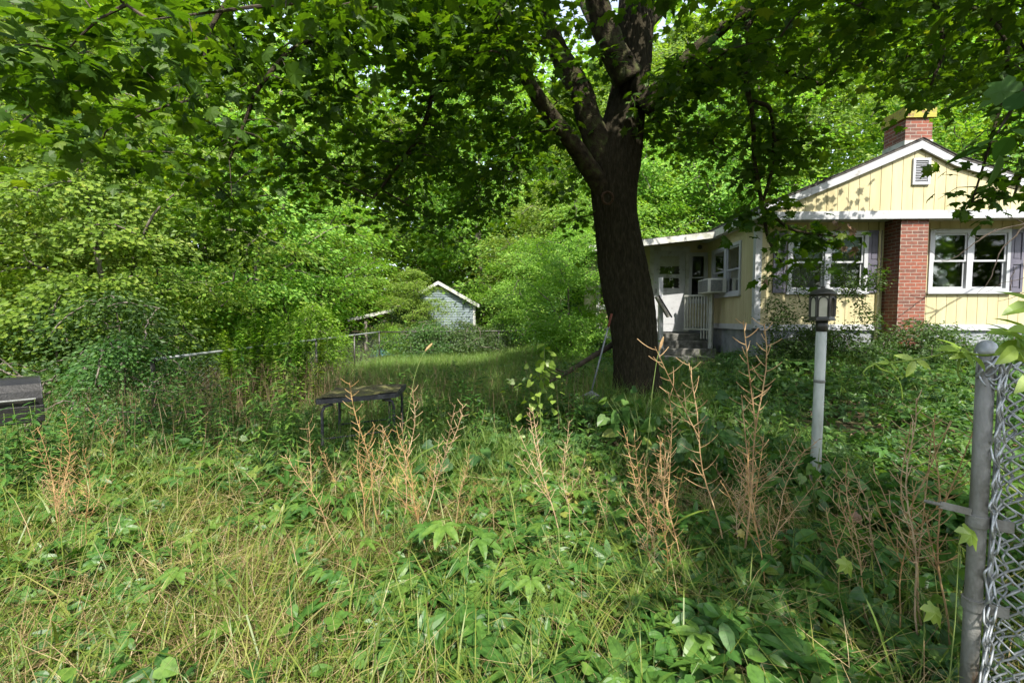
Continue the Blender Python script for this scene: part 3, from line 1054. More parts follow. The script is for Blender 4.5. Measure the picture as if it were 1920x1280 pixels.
aq = HX(1335, 552, -.2), HX(1335, 526, -.2)
ay0, ay1 = HX(1357, 540, -.1)[0], min(HX(1336, 540, -.1)[0], PY - .1)
az0, az1 = aq[0][1] + .02, aq[1][1] + .02
ac = thing('air_conditioner', hw(-.05, (ay0 + ay1) / 2, az0), 'pale window air conditioner jutting from the side window above the railing', 'air conditioner', rz=HA)
hl = (ay1 - ay0) / 2
ab = MB()
ab.box((-.42, -hl, 0), (.02, hl, az1 - az0))
ab.build('casing', M['acbody'], ac, bevel=.012)
for k in range(3):
    g = MB()
    g.box((-.426, -hl + .03 + k * (2 * hl - .06) / 3, .03), (-.421, -hl + .015 + (k + 1) * (2 * hl - .06) / 3, az1 - az0 - .03))
    g.build('grille', M['acgrille'], ac)
g = MB()
g.box((-.36, -hl - .005, .03), (-.08, -hl - .001, az1 - az0 - .04))
g.build('side_vent', M['acgrille'], ac)

# ------------------------------------------------------------------ shed
SY = 21.0
pkS = P(823, 527, SY)
eRs = P(900, 571, SY)
cR = P(891, 572, SY)
base = float(H(pkS[0], SY)) - .1
shed = thing('garden_shed', (pkS[0], SY, base), 'pale blue grey gabled shed with lap siding half smothered by vines', 'shed')
hwid = cR[0] - pkS[0]
rise = pkS[2] - eRs[2]
zt = lambda u: pkS[2] - base - .12 - abs(u) * rise / (eRs[0] - pkS[0])
sbm = MB()
z = 0.0
while z < zt(0):
    z2 = min(z + .115, zt(0))
    for u0, u1 in ((-hwid, hwid),):
        half_lo = min(hwid, max(0, (zt(0) - z) / (rise / (eRs[0] - pkS[0]))))
        half_hi = min(hwid, max(0, (zt(0) - z2) / (rise / (eRs[0] - pkS[0]))))
        sbm.hexa([(-half_lo, -.028, z), (half_lo, -.028, z), (half_lo, .05, z), (-half_lo, .05, z),
                  (-half_hi, -.006, z2), (half_hi, -.006, z2), (half_hi, .05, z2), (-half_hi, .05, z2)])
    z = z2
sbm.box((hwid - .06, .051, 0), (hwid, 4.0, zt(hwid)))
sbm.box((-hwid, .051, 0), (-hwid + .06, 4.0, zt(hwid)))
sbm.build('wall', M['shed'], shed)
ru = eRs[0] - pkS[0]
rfm = MB()
for sgn in (-1, 1):
    e = sgn * ru
    z0 = zt(abs(e)) + .04
    zp = zt(0) + .04
    xs_ = sorted([(0, zp), (e, z0)])
    rfm.hexa([(xs_[0][0], -.2, xs_[0][1]), (xs_[1][0], -.2, xs_[1][1]), (xs_[1][0], 4.1, xs_[1][1]), (xs_[0][0], 4.1, xs_[0][1]),
              (xs_[0][0], -.2, xs_[0][1] + .07), (xs_[1][0], -.2, xs_[1][1] + .07), (xs_[1][0], 4.1, xs_[1][1] + .07), (xs_[0][0], 4.1, xs_[0][1] + .07)])
rfm.build('roof', M['shingle'], shed)
tm = MB()
for sgn in (-1, 1):
    e = sgn * ru
    xs_ = sorted([(0, zt(0) + .115), (e, zt(abs(e)) + .115)])
    tm.hexa([(xs_[0][0], -.235, xs_[0][1] - .16), (xs_[1][0], -.235, xs_[1][1] - .16), (xs_[1][0], -.205, xs_[1][1] - .16), (xs_[0][0], -.205, xs_[0][1] - .16),
             (xs_[0][0], -.235, xs_[0][1]), (xs_[1][0], -.235, xs_[1][1]), (xs_[1][0], -.205, xs_[1][1]), (xs_[0][0], -.205, xs_[0][1])])
tm.box((hwid - .10, -.045, 0), (hwid + .01, -.029, zt(hwid)))
tm.build('trim', M['dirtywhite'], shed)
# lean-to roof on the left, on posts
la, lb = P(745, 577, SY - .6), P(652, 597, SY - .6)
lr = MB()
A = (la[0] - pkS[0], la[2] - base)
B = (lb[0] - pkS[0], lb[2] - base)
lr.hexa([(B[0], -.6, B[1] - .14), (A[0], -.6, A[1] - .14), (A[0], 3.2, A[1] - .14), (B[0], 3.2, B[1] - .14),
         (B[0], -.6, B[1]), (A[0], -.6, A[1]), (A[0], 3.2, A[1]), (B[0], 3.2, B[1])])
lean = lr.build('lean_to_roof', M['dirtywhite'], shed)
for x_, y_ in ((B[0] + .75, -.4), (B[0] + 1.6, -.4), (B[0] + .3, 2.8)):
    p_ = MB()
    p_.box((x_ - .06, y_ - .06, 0), (x_ + .06, y_ + .06, B[1] - .08))
    p_.build('post', M['pole'], shed)

# pale building glimpsed right of the shed
fb0, fb1 = P(893, 600, 34), P(955, 562, 34)
fbz = float(H(fb0[0], 34)) - .2
fb = thing('white_building', ((fb0[0] + fb1[0]) / 2, 34, fbz), 'pale white building glimpsed through leaves right of the shed', 'building')
wb = MB()
hwx = 2.6
htop = P(920, 555, 34)[2] - fbz
wb.box((-hwx, 0, 0), (hwx, 4, htop))
wb.build('wall', M['farwhite'], fb)
wr = MB()
wr.prism([(-hwx - .3, htop + .01), (hwx + .3, htop + .01), (0, htop + 1.3)], -.3, 4.3)
wr.build('roof', M['shingle'], fb)
wn = MB()
wn.box((-.5, -.03, .9), (.5, -.002, 2.0))
wn.build('window', M['screen'], fb)

# ------------------------------------------------------------------ utility pole and wire
pp = P(1040, 540, 27)
up = thing('utility_pole', (pp[0], 27, float(H(pp[0], 27)) - .2), 'grey wooden utility pole showing through the trees above the shed lot', 'utility pole')
pm = MB()
ph = P(1038, 372, 27)[2] - up.location.z
pm.tube([(0, 0, 0), (0.03, 0, ph * .5), (0.0, 0, ph)], [.15, .13, .11], 12)
pm.build('shaft', M['pole'], up, smooth=True)
pm = MB()
pm.box((-.9, -.20, ph - .75), (.9, -.115, ph - .64))
pm.build('crossarm', M['pole'], up)
for x_ in (-.75, .75):
    pm = MB()
    pm.lathe((x_, -.155, ph - .64), [(.02, 0), (.045, .04), (.03, .08), (.05, .12), (.01, .15)], 10)
    pm.build('insulator', M['blackmetal'], up, smooth=True)
wa, wb_ = P(60, 408, 13.5), np.array([pp[0] - .75, 26.85, up.location.z + ph - .5])
wpts = []
for t in np.linspace(0, 1, 24):
    q = wa * (1 - t) + wb_ * t
    q[2] -= .9 * 4 * t * (1 - t) * .45
    wpts.append(q)
wm = MB()
wm.tube(wpts, .011, 5)
tag(wm.build('overhead_wire', M['blackmetal']), 'thin overhead wire sagging across the trees on the left', 'wire')

# ------------------------------------------------------------------ tarps beyond the fence
def heap(name, c, rx_, ry_, h, mat, label, cat, seed):
    r = np.random.default_rng(seed)
    nu, nv = 30, 12
    V = []
    for j in range(nv + 1):
        ph_ = j / nv * math.pi / 2
        for i in range(nu):
            a = i / nu * 2 * math.pi
            k = 1 + .13 * math.sin(3 * a + seed) + .08 * math.sin(7 * a + 2 * seed + 3 * ph_)
            V.append((rx_ * math.cos(ph_) * math.cos(a) * k, ry_ * math.cos(ph_) * math.sin(a) * k, h * math.sin(ph_) ** .8 * (1 + .12 * math.sin(2 * a + 1 + seed))))
    i = np.arange(nv)[:, None] * nu
    j = np.arange(nu)[None, :]
    k = (j + 1) % nu
    f = np.stack([i + j, i + k, i + nu + k, i + nu + j], -1).reshape(-1, 4)
    mb = MB()
    mb.add(np.array(V), f)
    o = mb.build(name, mat, smooth=True)
    o.location = c
    return tag(o, label, cat)


q = P(963, 650, 18.5)
heap('tarp_heap', (q[0], 18.5, float(H(q[0], 18.5)) - .05), .42, .9, .72, M['tarpgrey'], 'grey tarp draped over a pointed heap beyond the fence right of the shed', 'tarp', 2)
q = P(718, 660, 18.5)
heap('tarp_heap', (q[0], 18.5, float(H(q[0], 18.5)) - .05), .42, .5, .32, M['tarpblue'], 'crumpled blue tarp in the weeds left of the shed', 'tarp', 5)


# ------------------------------------------------------------------ chain link
def chain_mesh(path, z0, z1, pitch, r, seg=5, jitter=0.0, seed=0, lean=None, vs=None):
    """woven zigzag wires along a plan path (list of (x,y)); real interlocked geometry"""
    rr = np.random.default_rng(seed)
    path = np.asarray(path, float)
    sl_ = np.concatenate([[0], np.cumsum(np.linalg.norm(np.diff(path, axis=0), axis=1))])
    L = sl_[-1]

    def at(s):
        return np.array([np.interp(s, sl_, path[:, 0]), np.interp(s, sl_, path[:, 1])])

    mb = MB()
    nw = int(L / pitch)
    vs = vs or pitch * .5
    for i in range(nw):
        sc = (i + .5) * pitch
        zz = z0(sc) if callable(z0) else z0
        zt_ = z1(sc) if callable(z1) else z1
        nz = int((zt_ - zz) / vs)
        pts = []
        dj = rr.normal(0, jitter, 3)
        for k in range(nz + 1):
            sgn = 1 if (k + i) % 2 else -1
            s = sc + sgn * pitch * .56
            p = at(min(max(s, 0), L))
            p2 = at(min(max(s + .01, 0), L))
            p1 = at(min(max(s - .01, 0), L))
            t = (p2 - p1) / max(np.linalg.norm(p2 - p1), 1e-6)
            nrm = np.array([-t[1], t[0]])
            w = (r * 1.1) * (1 if sgn > 0 else -1) + (rr.normal(0, jitter) if jitter else 0)
            z = zz + k * vs + (rr.normal(0, jitter * .6) if jitter else 0)
            q = np.array([p[0] + nrm[0] * w + dj[0], p[1] + nrm[1] * w + dj[1], z + dj[2]])
            if lean is not None:
                q = q + lean(s, z)
            pts.append(q)
        if len(pts) < 2:
            continue
        pts = np.array(pts)
        if seg > 4:                                        # round the bends
            m = []
            for a_, b_ in zip(pts[:-1], pts[1:]):
                m += [a_ * .88 + b_ * .12, a_ * .5 + b_ * .5, a_ * .12 + b_ * .88]
            pts = np.array([pts[0]] + m + [pts[-1]])
        mb.tube(pts, r, seg, cap=False)
    return mb


# back fence: along x = -4.45 away from the viewer, then across behind the lawn
FX = -4.45
corner = np.array([FX, 15.2])
endp = np.array([3.2, 16.6])
bf = thing('chain_link_fence', (FX, 5.5, 0), 'low rusty chain link fence running back along the lawn to the shed', 'fence')
off = np.array([FX, 5.5, 0])
ft = lambda y: 0.93 + 0.004 * (y - 6)
rail_pts = [(FX, y, ft(y)) for y in np.linspace(5.6, 15.2, 12)]
mb = MB()
mb.tube(np.array(rail_pts) - off, .021, 8)
mb.build('top_rail', M['galv'], bf, smooth=True)
mb = MB()
mb.tube(np.array([(*(corner * (1 - t) + endp * t), ft(15.2) + .03 * t) for t in np.linspace(0, 1, 8)]) - off, .021, 8)
mb.build('top_rail', M['bronze'], bf, smooth=True)
pps = [(FX, y) for y in (5.6, 7.9, 10.3, 12.8)] + [tuple(corner * (1 - t) + endp * t) for t in (0, .26, .52, .78, 1)]
for (x_, y_) in pps:
    g_ = float(H(x_, y_))
    mb = MB()
    mb.tube(np.array([(x_ + .01, y_, g_ - .1), (x_ + .01, y_, ft(y_) - .03)]) - off, .026, 8)
    mb.lathe(np.array((x_ + .01, y_, ft(y_) - .03)) - off, [(.03, 0), (.034, .03), (.02, .06), (.003, .07)], 8)
    mb.build('post', M['bronze'], bf, smooth=True)
cm = chain_mesh([(FX - .03, 5.6), (FX - .03, 15.2), (3.2, 16.6)], lambda s: 0.0, lambda s: .92, .075, .0022, 3)
cm.build('wire_mesh', M['galvdull'], bf, off=None).location = -off

# near fence at the right edge
fp = P(1842, 800, 1.45)
fx, fy = fp[0], 1.45
pz1 = P(1842, 657, 1.45)[2]
nf = thing('chain_link_fence', (fx, fy, 0), 'close galvanized fence post with loose chain link mesh at the right edge', 'fence')
mb = MB()
mb.tube([(0, 0, -.1), (0, 0, .4), (0.002, 0, .9), (0, 0, pz1)], .0225, 24)
mb.build('post', M['galvdull'], nf, smooth=True)
mb = MB()
mb.lathe((0, 0, pz1 - .012), [(.028, 0), (.0285, .012), (.027, .02), (.022, .034), (.012, .043), (.0, .046)], 24)
mb.build('post_cap', M['galv'], nf, smooth=True)
for zc in (P(1842, 975, 1.45)[2], P(1842, 1130, 1.45)[2]):
    mb = MB()
    mb.lathe((0, 0, zc - .018), [(.0252, 0), (.0285, .001), (.0285, .036), (.0252, .037)], 24)
    mb.bar((.02, -.03, zc), (.06, -.055, zc), .036, .005, up=(.4, .9, 0))
    mb.build('tension_band', M['galvdull'], nf, smooth=False)
zl = P(1790, 957, 1.45)[2]
lt = MB()
lt.bar((-.105, .02, zl + .012), (-.022, .0, zl - .004), .006, .022, up=(0, 0, 1))
lt.tube([(-.1, .018, zl + .012), (-.118, .03, zl + .013), (-.128, .05, zl + .012)], .006, 8)
lt.build('latch_bar', M['galvdull'], nf)
def loose_layer(start_deg, rad, seed, jit, zt, p_, dirn):
    pth = [(rad * math.cos(R(a)) + .004, rad * math.sin(R(a))) for a in np.linspace(start_deg, 335, 14)]
    p0 = np.array(pth[-1])
    pth += [tuple(p0 + np.array(dirn) * s + np.array([.012 * math.sin(14 * s + seed), .012 * math.cos(11 * s)])) for s in np.linspace(.03, .6, 14)]
    c = chain_mesh(pth, .05, zt, p_, .0031, 6, jitter=jit, seed=seed, vs=.037)
    c.build('wire_mesh', M['galv'], nf, smooth=True)


loose_layer(252, .033, 3, .0035, pz1 - .002, .036, (.80, -.60))
loose_layer(262, .038, 8, .006, pz1 - .012, .040, (.72, -.69))
loose_layer(285, .046, 15, .006, pz1 - .03, .042, (.88, -.47))
kn = MB()
for k in range(26):                                            # twisted wire ends round the post top
    a_ = R(rng.uniform(170, 350))
    z_ = pz1 - .012 - .10 * rng.random() ** 1.4
    r0_ = .029
    q_ = [(r0_ * math.cos(a_ + s_ * .9) * (1 + .25 * math.sin(s_ * 3)), r0_ * math.sin(a_ + s_ * .9) * (1 + .25 * math.sin(s_ * 3)), z_ + .022 * math.sin(s_ * 2.5 + k)) for s_ in np.linspace(-.5, .6, 7)]
    kn.tube(q_, .003, 6)
kn.build('wire_netting', M['galv'], nf, smooth=True)
tb = MB()
tb.bar((.032, -.018, .05), (.032, -.018, pz1 - .03), .005, .016, up=(1, 0, 0))
tb.build('tension_bar', M['galv'], nf)

# ------------------------------------------------------------------ lamp post
LY = 3.5
lp = P(1541, 600, LY)
lx = lp[0]
lamp = thing('lamp_post', (lx, LY, float(H(lx, LY))), 'pale grey yard lamp post with dark arched lantern in front of the house', 'lamp post')
g0 = float(H(lx, LY))
ztp = P(1541, 616, LY)[2] - g0
mb = MB()
mb.tube([(-.012, 0, -.1), (-.005, 0, ztp * .5), (0, 0, ztp)], [.037, .0365, .036], 24)
mb.build('post', M['lamppost'], lamp, smooth=True)
zj = P(1537, 714, LY)[2] - g0
mb = MB()
mb.lathe((-.003, 0, zj - .012), [(.037, 0), (.040, .004), (.040, .02), (.037, .024)], 24)
mb.build('joint_ring', M['galvdull'], lamp, smooth=True)
zn = P(1541, 601, LY)[2] - g0
mb = MB()
mb.lathe((0, 0, ztp - .02), [(.041, 0), (.041, zn - ztp + .02)], 24)
mb.build('collar', M['bronze'], lamp, smooth=True)
zA, zB = zn, P(1541, 552, LY)[2] - g0
zT = P(1541, 540, LY)[2] - g0
lan = MB()
ra0, ra1 = .098, .094
hexs = lambda r_, z_, o=0: [(r_ * math.cos(R(60 * k + 30 + o)), r_ * math.sin(R(60 * k + 30 + o)), z_) for k in range(6)]


def hexslab(mb, r0, z0, r1, z1):
    v_ = hexs(r0, z0) + hexs(r1, z1)
    f4 = np.array([(i, (i + 1) % 6, 6 + (i + 1) % 6, 6 + i) for i in range(6)])
    mb.add(v_, [f4, np.array([[5, 4, 3, 2, 1, 0]]), np.array([[6, 7, 8, 9, 10, 11]])])


hexslab(lan, .105, zA, .105, zA + .014)
hexslab(lan, .100, zA + .0145, .095, zA + .03)
hexslab(lan, .098, zB - .014, .104, zB - .002)
for k in range(6):
    a_ = R(60 * k + 30)
    lan.bar((.094 * math.cos(a_), .094 * math.sin(a_), zA + .0305), (.097 * math.cos(a_), .097 * math.sin(a_), zB - .0145), .017)
    b_ = R(60 * k + 60)                                 # arched head in each side
    cx_, cy_ = .083 * math.cos(b_), .083 * math.sin(b_)
    tx, ty = -math.sin(b_), math.cos(b_)
    for j in range(8):
        t0, t1 = R(180 * j / 8), R(180 * (j + 1) / 8)
        w_ = .036
        zz = zB - .056
        lan.bar((cx_ + tx * w_ * math.cos(t0), cy_ + ty * w_ * math.cos(t0), zz + w_ * math.sin(t0)), (cx_ + tx * w_ * math.cos(t1), cy_ + ty * w_ * math.cos(t1), zz + w_ * math.sin(t1)), .010)
    for sg in (-1, 1):
        lan.bar((cx_ + tx * .036 * sg, cy_ + ty * .036 * sg, zA + .03), (cx_ + tx * .036 * sg, cy_ + ty * .036 * sg, zB - .056), .008)
lo = lan.build('lantern', M['bronze'], lamp)
lo.scale = (.84, .84, 1)
for k in range(6):
    b_ = R(60 * k + 60)
    if k in (4,):
        continue                                           # the front pane is missing
    n_ = np.array((math.cos(b_), math.sin(b_), 0))
    t_ = np.array((-math.sin(b_), math.cos(b_), 0))
    mb = MB()
    c_ = n_ * .078
    v_ = []
    for dd in (0, .003):
        for s_, z_ in ((-1, zA + .031), (1, zA + .031), (1, zB - .016), (-1, zB - .016)):
            v_.append(c_ + n_ * dd + t_ * .040 * s_ + np.array((0, 0, z_)))
    mb.hexa(v_)
    mb.build('pane', M['lampglass'], lo)
mb = MB()
mb.tube([(0, 0, zA + .03), (0, 0, zA + .10)], .017, 10)
mb.lathe((0, 0, zA + .10), [(.016, 0), (.03, .03), (.032, .05), (.02, .075), (.004, .085)], 12)
mb.build('bulb', M['lampglass'], lo, smooth=True)
mb = MB()
mb.lathe((0, 0, zB - .0015), [(.112, 0), (.112, .006), (.10, .016), (.07, (zT - zB) * .75), (.03, (zT - zB) * .95), (.018, zT - zB), (.018, zT - zB + .012), (.004, zT - zB + .018)], 24)
mb.build('lantern_cap', M['bronze'], lo, smooth=True)

# ------------------------------------------------------------------ old card table
tzv = P(585, 752, 4.2)[2]
cA = P(588, 752, 4.25)
cB = P(628, 730, 4.95)
cC = P(763, 716, 5.35)
cA = np.array([cA[0], cA[1]])
cC2 = np.array([cC[0], cC[1]])
cB2 = np.array([cB[0], cB[1]])
cD = cA + cC2 - cB2
ctr = (cA + cC2) / 2
table = thing('card_table', (ctr[0], ctr[1], float(H(*ctr))), 'old weathered card table with mossy sagging top and dark bent tube legs', 'table')
tzl = tzv - float(H(*ctr))
crn = [q - ctr for q in (cA, cD, cC2, cB2)]
# rounded-corner top with a ragged peeled surface
ring = []
for i in range(4):
    p_, n_, q_ = crn[i - 1], crn[i], crn[(i + 1) % 4]
    a_ = n_ + (p_ - n_) / np.linalg.norm(p_ - n_) * .07
    b_ = n_ + (q_ - n_) / np.linalg.norm(q_ - n_) * .07
    for t in (0, .33, .67, 1):
        ring.append((1 - t) ** 2 * a_ + 2 * t * (1 - t) * n_ + t * t * b_)
ring = np.array(ring)
nr = len(ring)


def slab(mb, ring, z0, z1):
    n = len(ring)
    v_ = [(p[0], p[1], z0) for p in ring] + [(p[0], p[1], z1) for p in ring]
    mb.add(v_, [np.array([(i, (i + 1) % n, n + (i + 1) % n, n + i) for i in range(n)]), np.array([list(range(n))[::-1]]), np.array([list(range(n, 2 * n))])])


mb = MB()
slab(mb, ring, tzl - .045, tzl)
mb.build('table_edge', M['tabledge'], table)
# top skin: grid with bumps
g = 26
Vt = []
for j in range(g + 1):
    for i in range(g + 1):
        s_, t_ = i / g, j / g
        p_ = (crn[0] * (1 - s_) + crn[1] * s_) * (1 - t_) + (crn[3] * (1 - s_) + crn[2] * s_) * t_
        p_ = p_ * .955
        zz = tzl + .004 + .007 * math.sin(9 * s_ + 3 * t_) * math.sin(7 * t_ + 1) + (0.012 * rng.random() if t_ > .8 or s_ < .12 else 0.004 * rng.random())
        Vt.append((p_[0], p_[1], max(zz, tzl + .002)))
ii = np.arange(g)[:, None] * (g + 1) + np.arange(g)[None, :]
mb = MB()
mb.add(np.array(Vt), np.stack([ii, ii + 1, ii + g + 2, ii + g + 1], -1).reshape(-1, 4))
mb.build('table_top', M['tabletop'], table, smooth=True)
for i in range(4):
    c_ = crn[i] * .86
    o_ = crn[(i + 1) % 4] * .86 if i % 2 == 0 else crn[i - 1] * .86
    d_ = (o_ - c_) / np.linalg.norm(o_ - c_)
    mb = MB()
    gz_ = -.06
    mb.tube([(c_[0] + d_[0] * .10, c_[1] + d_[1] * .10, tzl - .06), (c_[0] + d_[0] * .02, c_[1] + d_[1] * .02, tzl - .08), (c_[0], c_[1], tzl - .14), (c_[0], c_[1], tzl * .45), (c_[0] - d_[0] * .02, c_[1] - d_[1] * .02, gz_)], .014, 10)
    mb.build('leg', M['tabledge'], table, smooth=True)
for a_, b_ in ((0, 1), (2, 3)):
    mb = MB()
    c1, c2 = crn[a_] * .86, crn[b_] * .86
    mb.tube([(c1[0], c1[1], tzl * .42), (c2[0], c2[1], tzl * .42)], .009, 8)
    mb.build('stretcher', M['tabledge'], table, smooth=True)
c1 = crn[1] * .86
mb = MB()
mb.tube([(c1[0] - .28, c1[1] - .05, -.02), (c1[0] - .12, c1[1], tzl * .18), (c1[0] - .05, c1[1] + .02, tzl * .5), (c1[0] - .05, c1[1] + .03, tzl - .06)], .012, 8)
mb.build('brace', M['tabledge'], table, smooth=True)

# ------------------------------------------------------------------ gas grill at the left edge
gr = thing('gas_grill', (-4.42, 3.86, float(H(-4.42, 3.86))), 'black gas grill with a dusty curved lid and steel handle in the weeds at left', 'grill', rz=R(50))
gr.scale = (.75, .75, .75)
g0 = gr.location.z
lz = (P(60, 752, 3.8)[2] - g0 - .05) / .75
mb = MB()
prof = [(-.27, 0), (-.275, .06), (-.25, .13), (-.19, .19), (-.08, .235), (.06, .245), (.18, .22), (.25, .15), (.27, .05), (.27, 0)]
nP = len(prof)
v_ = []
for x_ in (-.36, .36):
    v_ += [(x_, p[0], lz + p[1] * 1.25) for p in prof]
f4 = np.array([(i, i + 1, nP + i + 1, nP + i) for i in range(nP - 1)])
mb.add(v_, [f4, np.array([list(range(nP))]), np.array([list(range(nP, 2 * nP))[::-1]])])
mb.build('lid', M['blackmetal'], gr, bevel=.01)
mb = MB()
mb.tube([(-.30, -.315, lz + .075), (.30, -.315, lz + .075)], .013, 12)
mb.bar((-.27, -.27, lz + .07), (-.27, -.32, lz + .075), .02)
mb.bar((.27, -.27, lz + .07), (.27, -.32, lz + .075), .02)
mb.build('handle', M['chrome'], gr, smooth=False)
mb = MB()
mb.box((-.37, -.28, lz - .2), (.37, .28, lz - .002))
mb.build('firebox', M['blackmetal'], gr, bevel=.01)
for x_, y_ in ((-.33, -.24), (.33, -.24), (.33, .24), (-.33, .24)):
    mb = MB()
    mb.bar((x_, y_, -.05), (x_, y_, lz - .2), .035)
    mb.build('leg', M['blackmetal'], gr)
mb = MB()
mb.box((-.31, -.2, .12), (.31, .2, .14))
mb.build('bottom_shelf', M['blackmetal'], gr)

# ------------------------------------------------------------------ rake leaning on the maple, fallen limb
ra_, rb_ = P(1104, 752, 6.35), P(1147, 588, 6.5)
rake = thing('leaf_rake', ra_, 'grey handled rake with red grip leaning against the maple trunk', 'rake')
dv = rb_ - ra_
mb = MB()
mb.tube([dv * .12, dv * .86], .012, 10)
mb.build('handle', M['rakehandle'], rake, smooth=True)
mb = MB()
mb.tube([dv * .845, dv * 1.0], .016, 10)
mb.build('grip', M['redgrip'], rake, smooth=True)
mb = MB()
for k in range(11):
    a_ = (k - 5) * .13
    e_ = np.array((math.sin(a_) * .42 - dv[0] * .05, -.06 - .02 * abs(k - 5), -.05))
    mb.tube([dv * .12, dv * .06 + np.array((math.sin(a_) * .22, -.02, 0)), e_, e_ + np.array((0, -.05, -.03))], .005, 5)
mb.build('tines', M['rakehandle'], rake)
fa = [P(1020, 722, 6.9), P(1060, 700, 6.9), P(1105, 672, 7.1), P(1150, 645, 7.3)]
mb = MB()
mb.tube(fa, [.02, .035, .04, .05], 8)
mb.tube([P(1060, 700, 6.9), P(1040, 690, 6.8), P(1015, 688, 6.7)], [.02, .014, .006], 6)
tag(mb.build('fallen_limb', M['twig'], smooth=True), 'dark fallen limb propped against the maple behind the rake', 'branch')


# ------------------------------------------------------------------ vegetation helpers
def n2(x, y, s=1.0, seed=0.0):
    x = np.asarray(x) * s + seed * 1.7
    y = np.asarray(y) * s - seed * 2.3
    return (np.sin(1.7 * x + 1.3 * np.sin(1.1 * y)) + np.sin(2.3 * y + 1.7 * np.sin(0.9 * x + 1)) + 0.6 * np.sin(4.1 * x + 3.7 * y) + 0.6 * np.sin(-3.3 * x + 4.6 * y + 2)) / 3.2


def unit(v):
    return v / np.maximum(np.linalg.norm(v, axis=-1, keepdims=True), 1e-9)


def grow(nodes, targets, sag=0.12, wob=0.06, r=None, npt=6):
    """connect every target to the nearest part of the growing skeleton by a curved branch"""
    r = r or rng
    nodes = [np.asarray(nodes, float)]
    allv = nodes[0]
    out = []
    for t in targets:
        d = allv - t
        dist = np.linalg.norm(d * np.array([1, 1, 1.25]), axis=1) + np.where(d[:, 2] > 0.4, 0.25 * (d[:, 2] - .4), 0)
        s = allv[int(np.argmin(dist))]
        L = np.linalg.norm(t - s)
        k = max(4, min(12, int(L / .22) + 3))
        u = np.linspace(0, 1, k)[:, None]
        p = s * (1 - u) + t * u
        side = unit(np.cross(t - s, [0, 0, 1.0]) + 1e-6)
        p = p + side * (wob * L * np.sin(u * np.pi * r.uniform(1, 2.2)) * r.normal()) * 1.0
        p[:, 2] += (sag * L * np.sin(u[:, 0] * np.pi)) + wob * .3 * L * np.sin(u[:, 0] * 5 + r.random() * 6) * u[:, 0] * (1 - u[:, 0])
        out.append(p)
        allv = np.concatenate([allv, p[1:]])
    return out


def along(poly, t):
    """points at fractions t along a polyline"""
    k = t * (len(poly) - 1)
    i = np.minimum(k.astype(int), len(poly) - 2)
    f = (k - i)[:, None]
    return poly[i] * (1 - f) + poly[i + 1] * f, unit(poly[i + 1] - poly[i])


def leaves_on(mb, tmpl, branches, n, size, sh=.28, sv=.10, t0=.25, up=1.0, outw=.3, jit=.35, droop=.3, centre=None, r=None, ssd=.22, dz=0.0):
    r = r or rng
    for b in branches:
        m = n if not callable(n) else n(b)
        if m < 1:
            continue
        t = t0 + (1 - t0) * r.random(m) ** .8
        p, tg = along(b, t)
        off = np.stack([r.normal(0, sh, m), r.normal(0, sh, m), r.normal(0, sv, m)], 1)
        off[:, 2] -= 0.55 * (off[:, 0] ** 2 + off[:, 1] ** 2) / max(sh, .05) * .35 + dz
        pos = p + off
        o = off.copy()
        o[:, 2] = 0
        c = np.zeros(3) if centre is None else centre
        ow = p - c
        ow[:, 2] = 0
        ow = unit(ow)
        nrm = np.array([0, 0, up]) + outw * ow + r.normal(0, jit, (m, 3))
        d = unit(o) + .5 * ow + r.normal(0, .4, (m, 3))
        d[:, 2] = -droop + r.normal(0, .25, m)
        s = size * np.clip(r.normal(1, ssd, m), .45, 1.5)
        mb.scatter(tmpl[0], tmpl[1], pos, frames(d, nrm), s, np.clip(r.beta(2, 2.2, m) + r.normal(0, .03), 0, 1))


# ------------------------------------------------------------------ the big maple
TX, TY = P(1187, 660, 7.0)[:2]
maple = thing('maple_tree', (TX, TY, 0.0), 'big shade maple with thick leaning trunk and low spreading boughs mid yard', 'tree')
mo = np.array([TX, TY, 0.0])
tp = [(1198, 775, 66), (1194, 740, 55), (1192, 700, 47), (1190, 650, 46), (1187, 600, 47), (1180, 560, 49), (1172, 520, 48.5), (1166, 490, 48),
      (1160, 450, 46), (1152, 400, 45.5), (1150, 350, 48), (1153, 310, 50), (1160, 270, 46), (1170, 220, 41), (1180, 170, 39), (1188, 120, 39), (1192, 55, 38), (1195, -40, 32), (1192, -160, 26), (1185, -300, 20), (1180, -430, 12)]
ky = np.array([a[1] for a in tp], float)
yy = np.concatenate([np.linspace(775, -40, 150), np.linspace(-60, -430, 24)])
cxs = np.interp(-yy, -ky, [a[0] for a in tp])
wss = np.interp(-yy, -ky, [a[2] for a in tp])


def smooth1(a, k=7):
    q = np.pad(a, k, mode='edge')
    return np.convolve(q, np.hanning(2 * k + 1) / np.hanning(2 * k + 1).sum(), 'same')[k:-k]


cxs, wss = smooth1(cxs), smooth1(wss)
tpts = np.array([P(a, b, 7.0 + .0006 * (660 - b)) for a, b in zip(cxs, yy)])
trad = wss * 7.0 / FPX * .89


def bark(a, t):
    zz = t * 60
    w = np.sin(a * 21 + 1.3 * np.sin(zz * 1.9 + 2 * a)) * .5 + np.sin(a * 34 + 2.1 * np.sin(zz * 2.7 - a * 3)) * .35
    w = np.where(w > 0, w ** .7 if False else np.abs(w) ** .8, -np.abs(w))
    lump = .035 * np.sin(2 * a + zz * .35) + .03 * np.sin(3 * a - zz * .22 + 1)
    flare = .16 * np.clip(1 - t * 16, 0, 1) ** 2 * (np.sin(5 * a + 1) + .4)
    return 1 + .042 * w + lump + flare


mb = MB()
mb.tube(tpts - mo, trad, 180, disp=bark)
mb.build('trunk', M['bark'], maple, smooth=True)


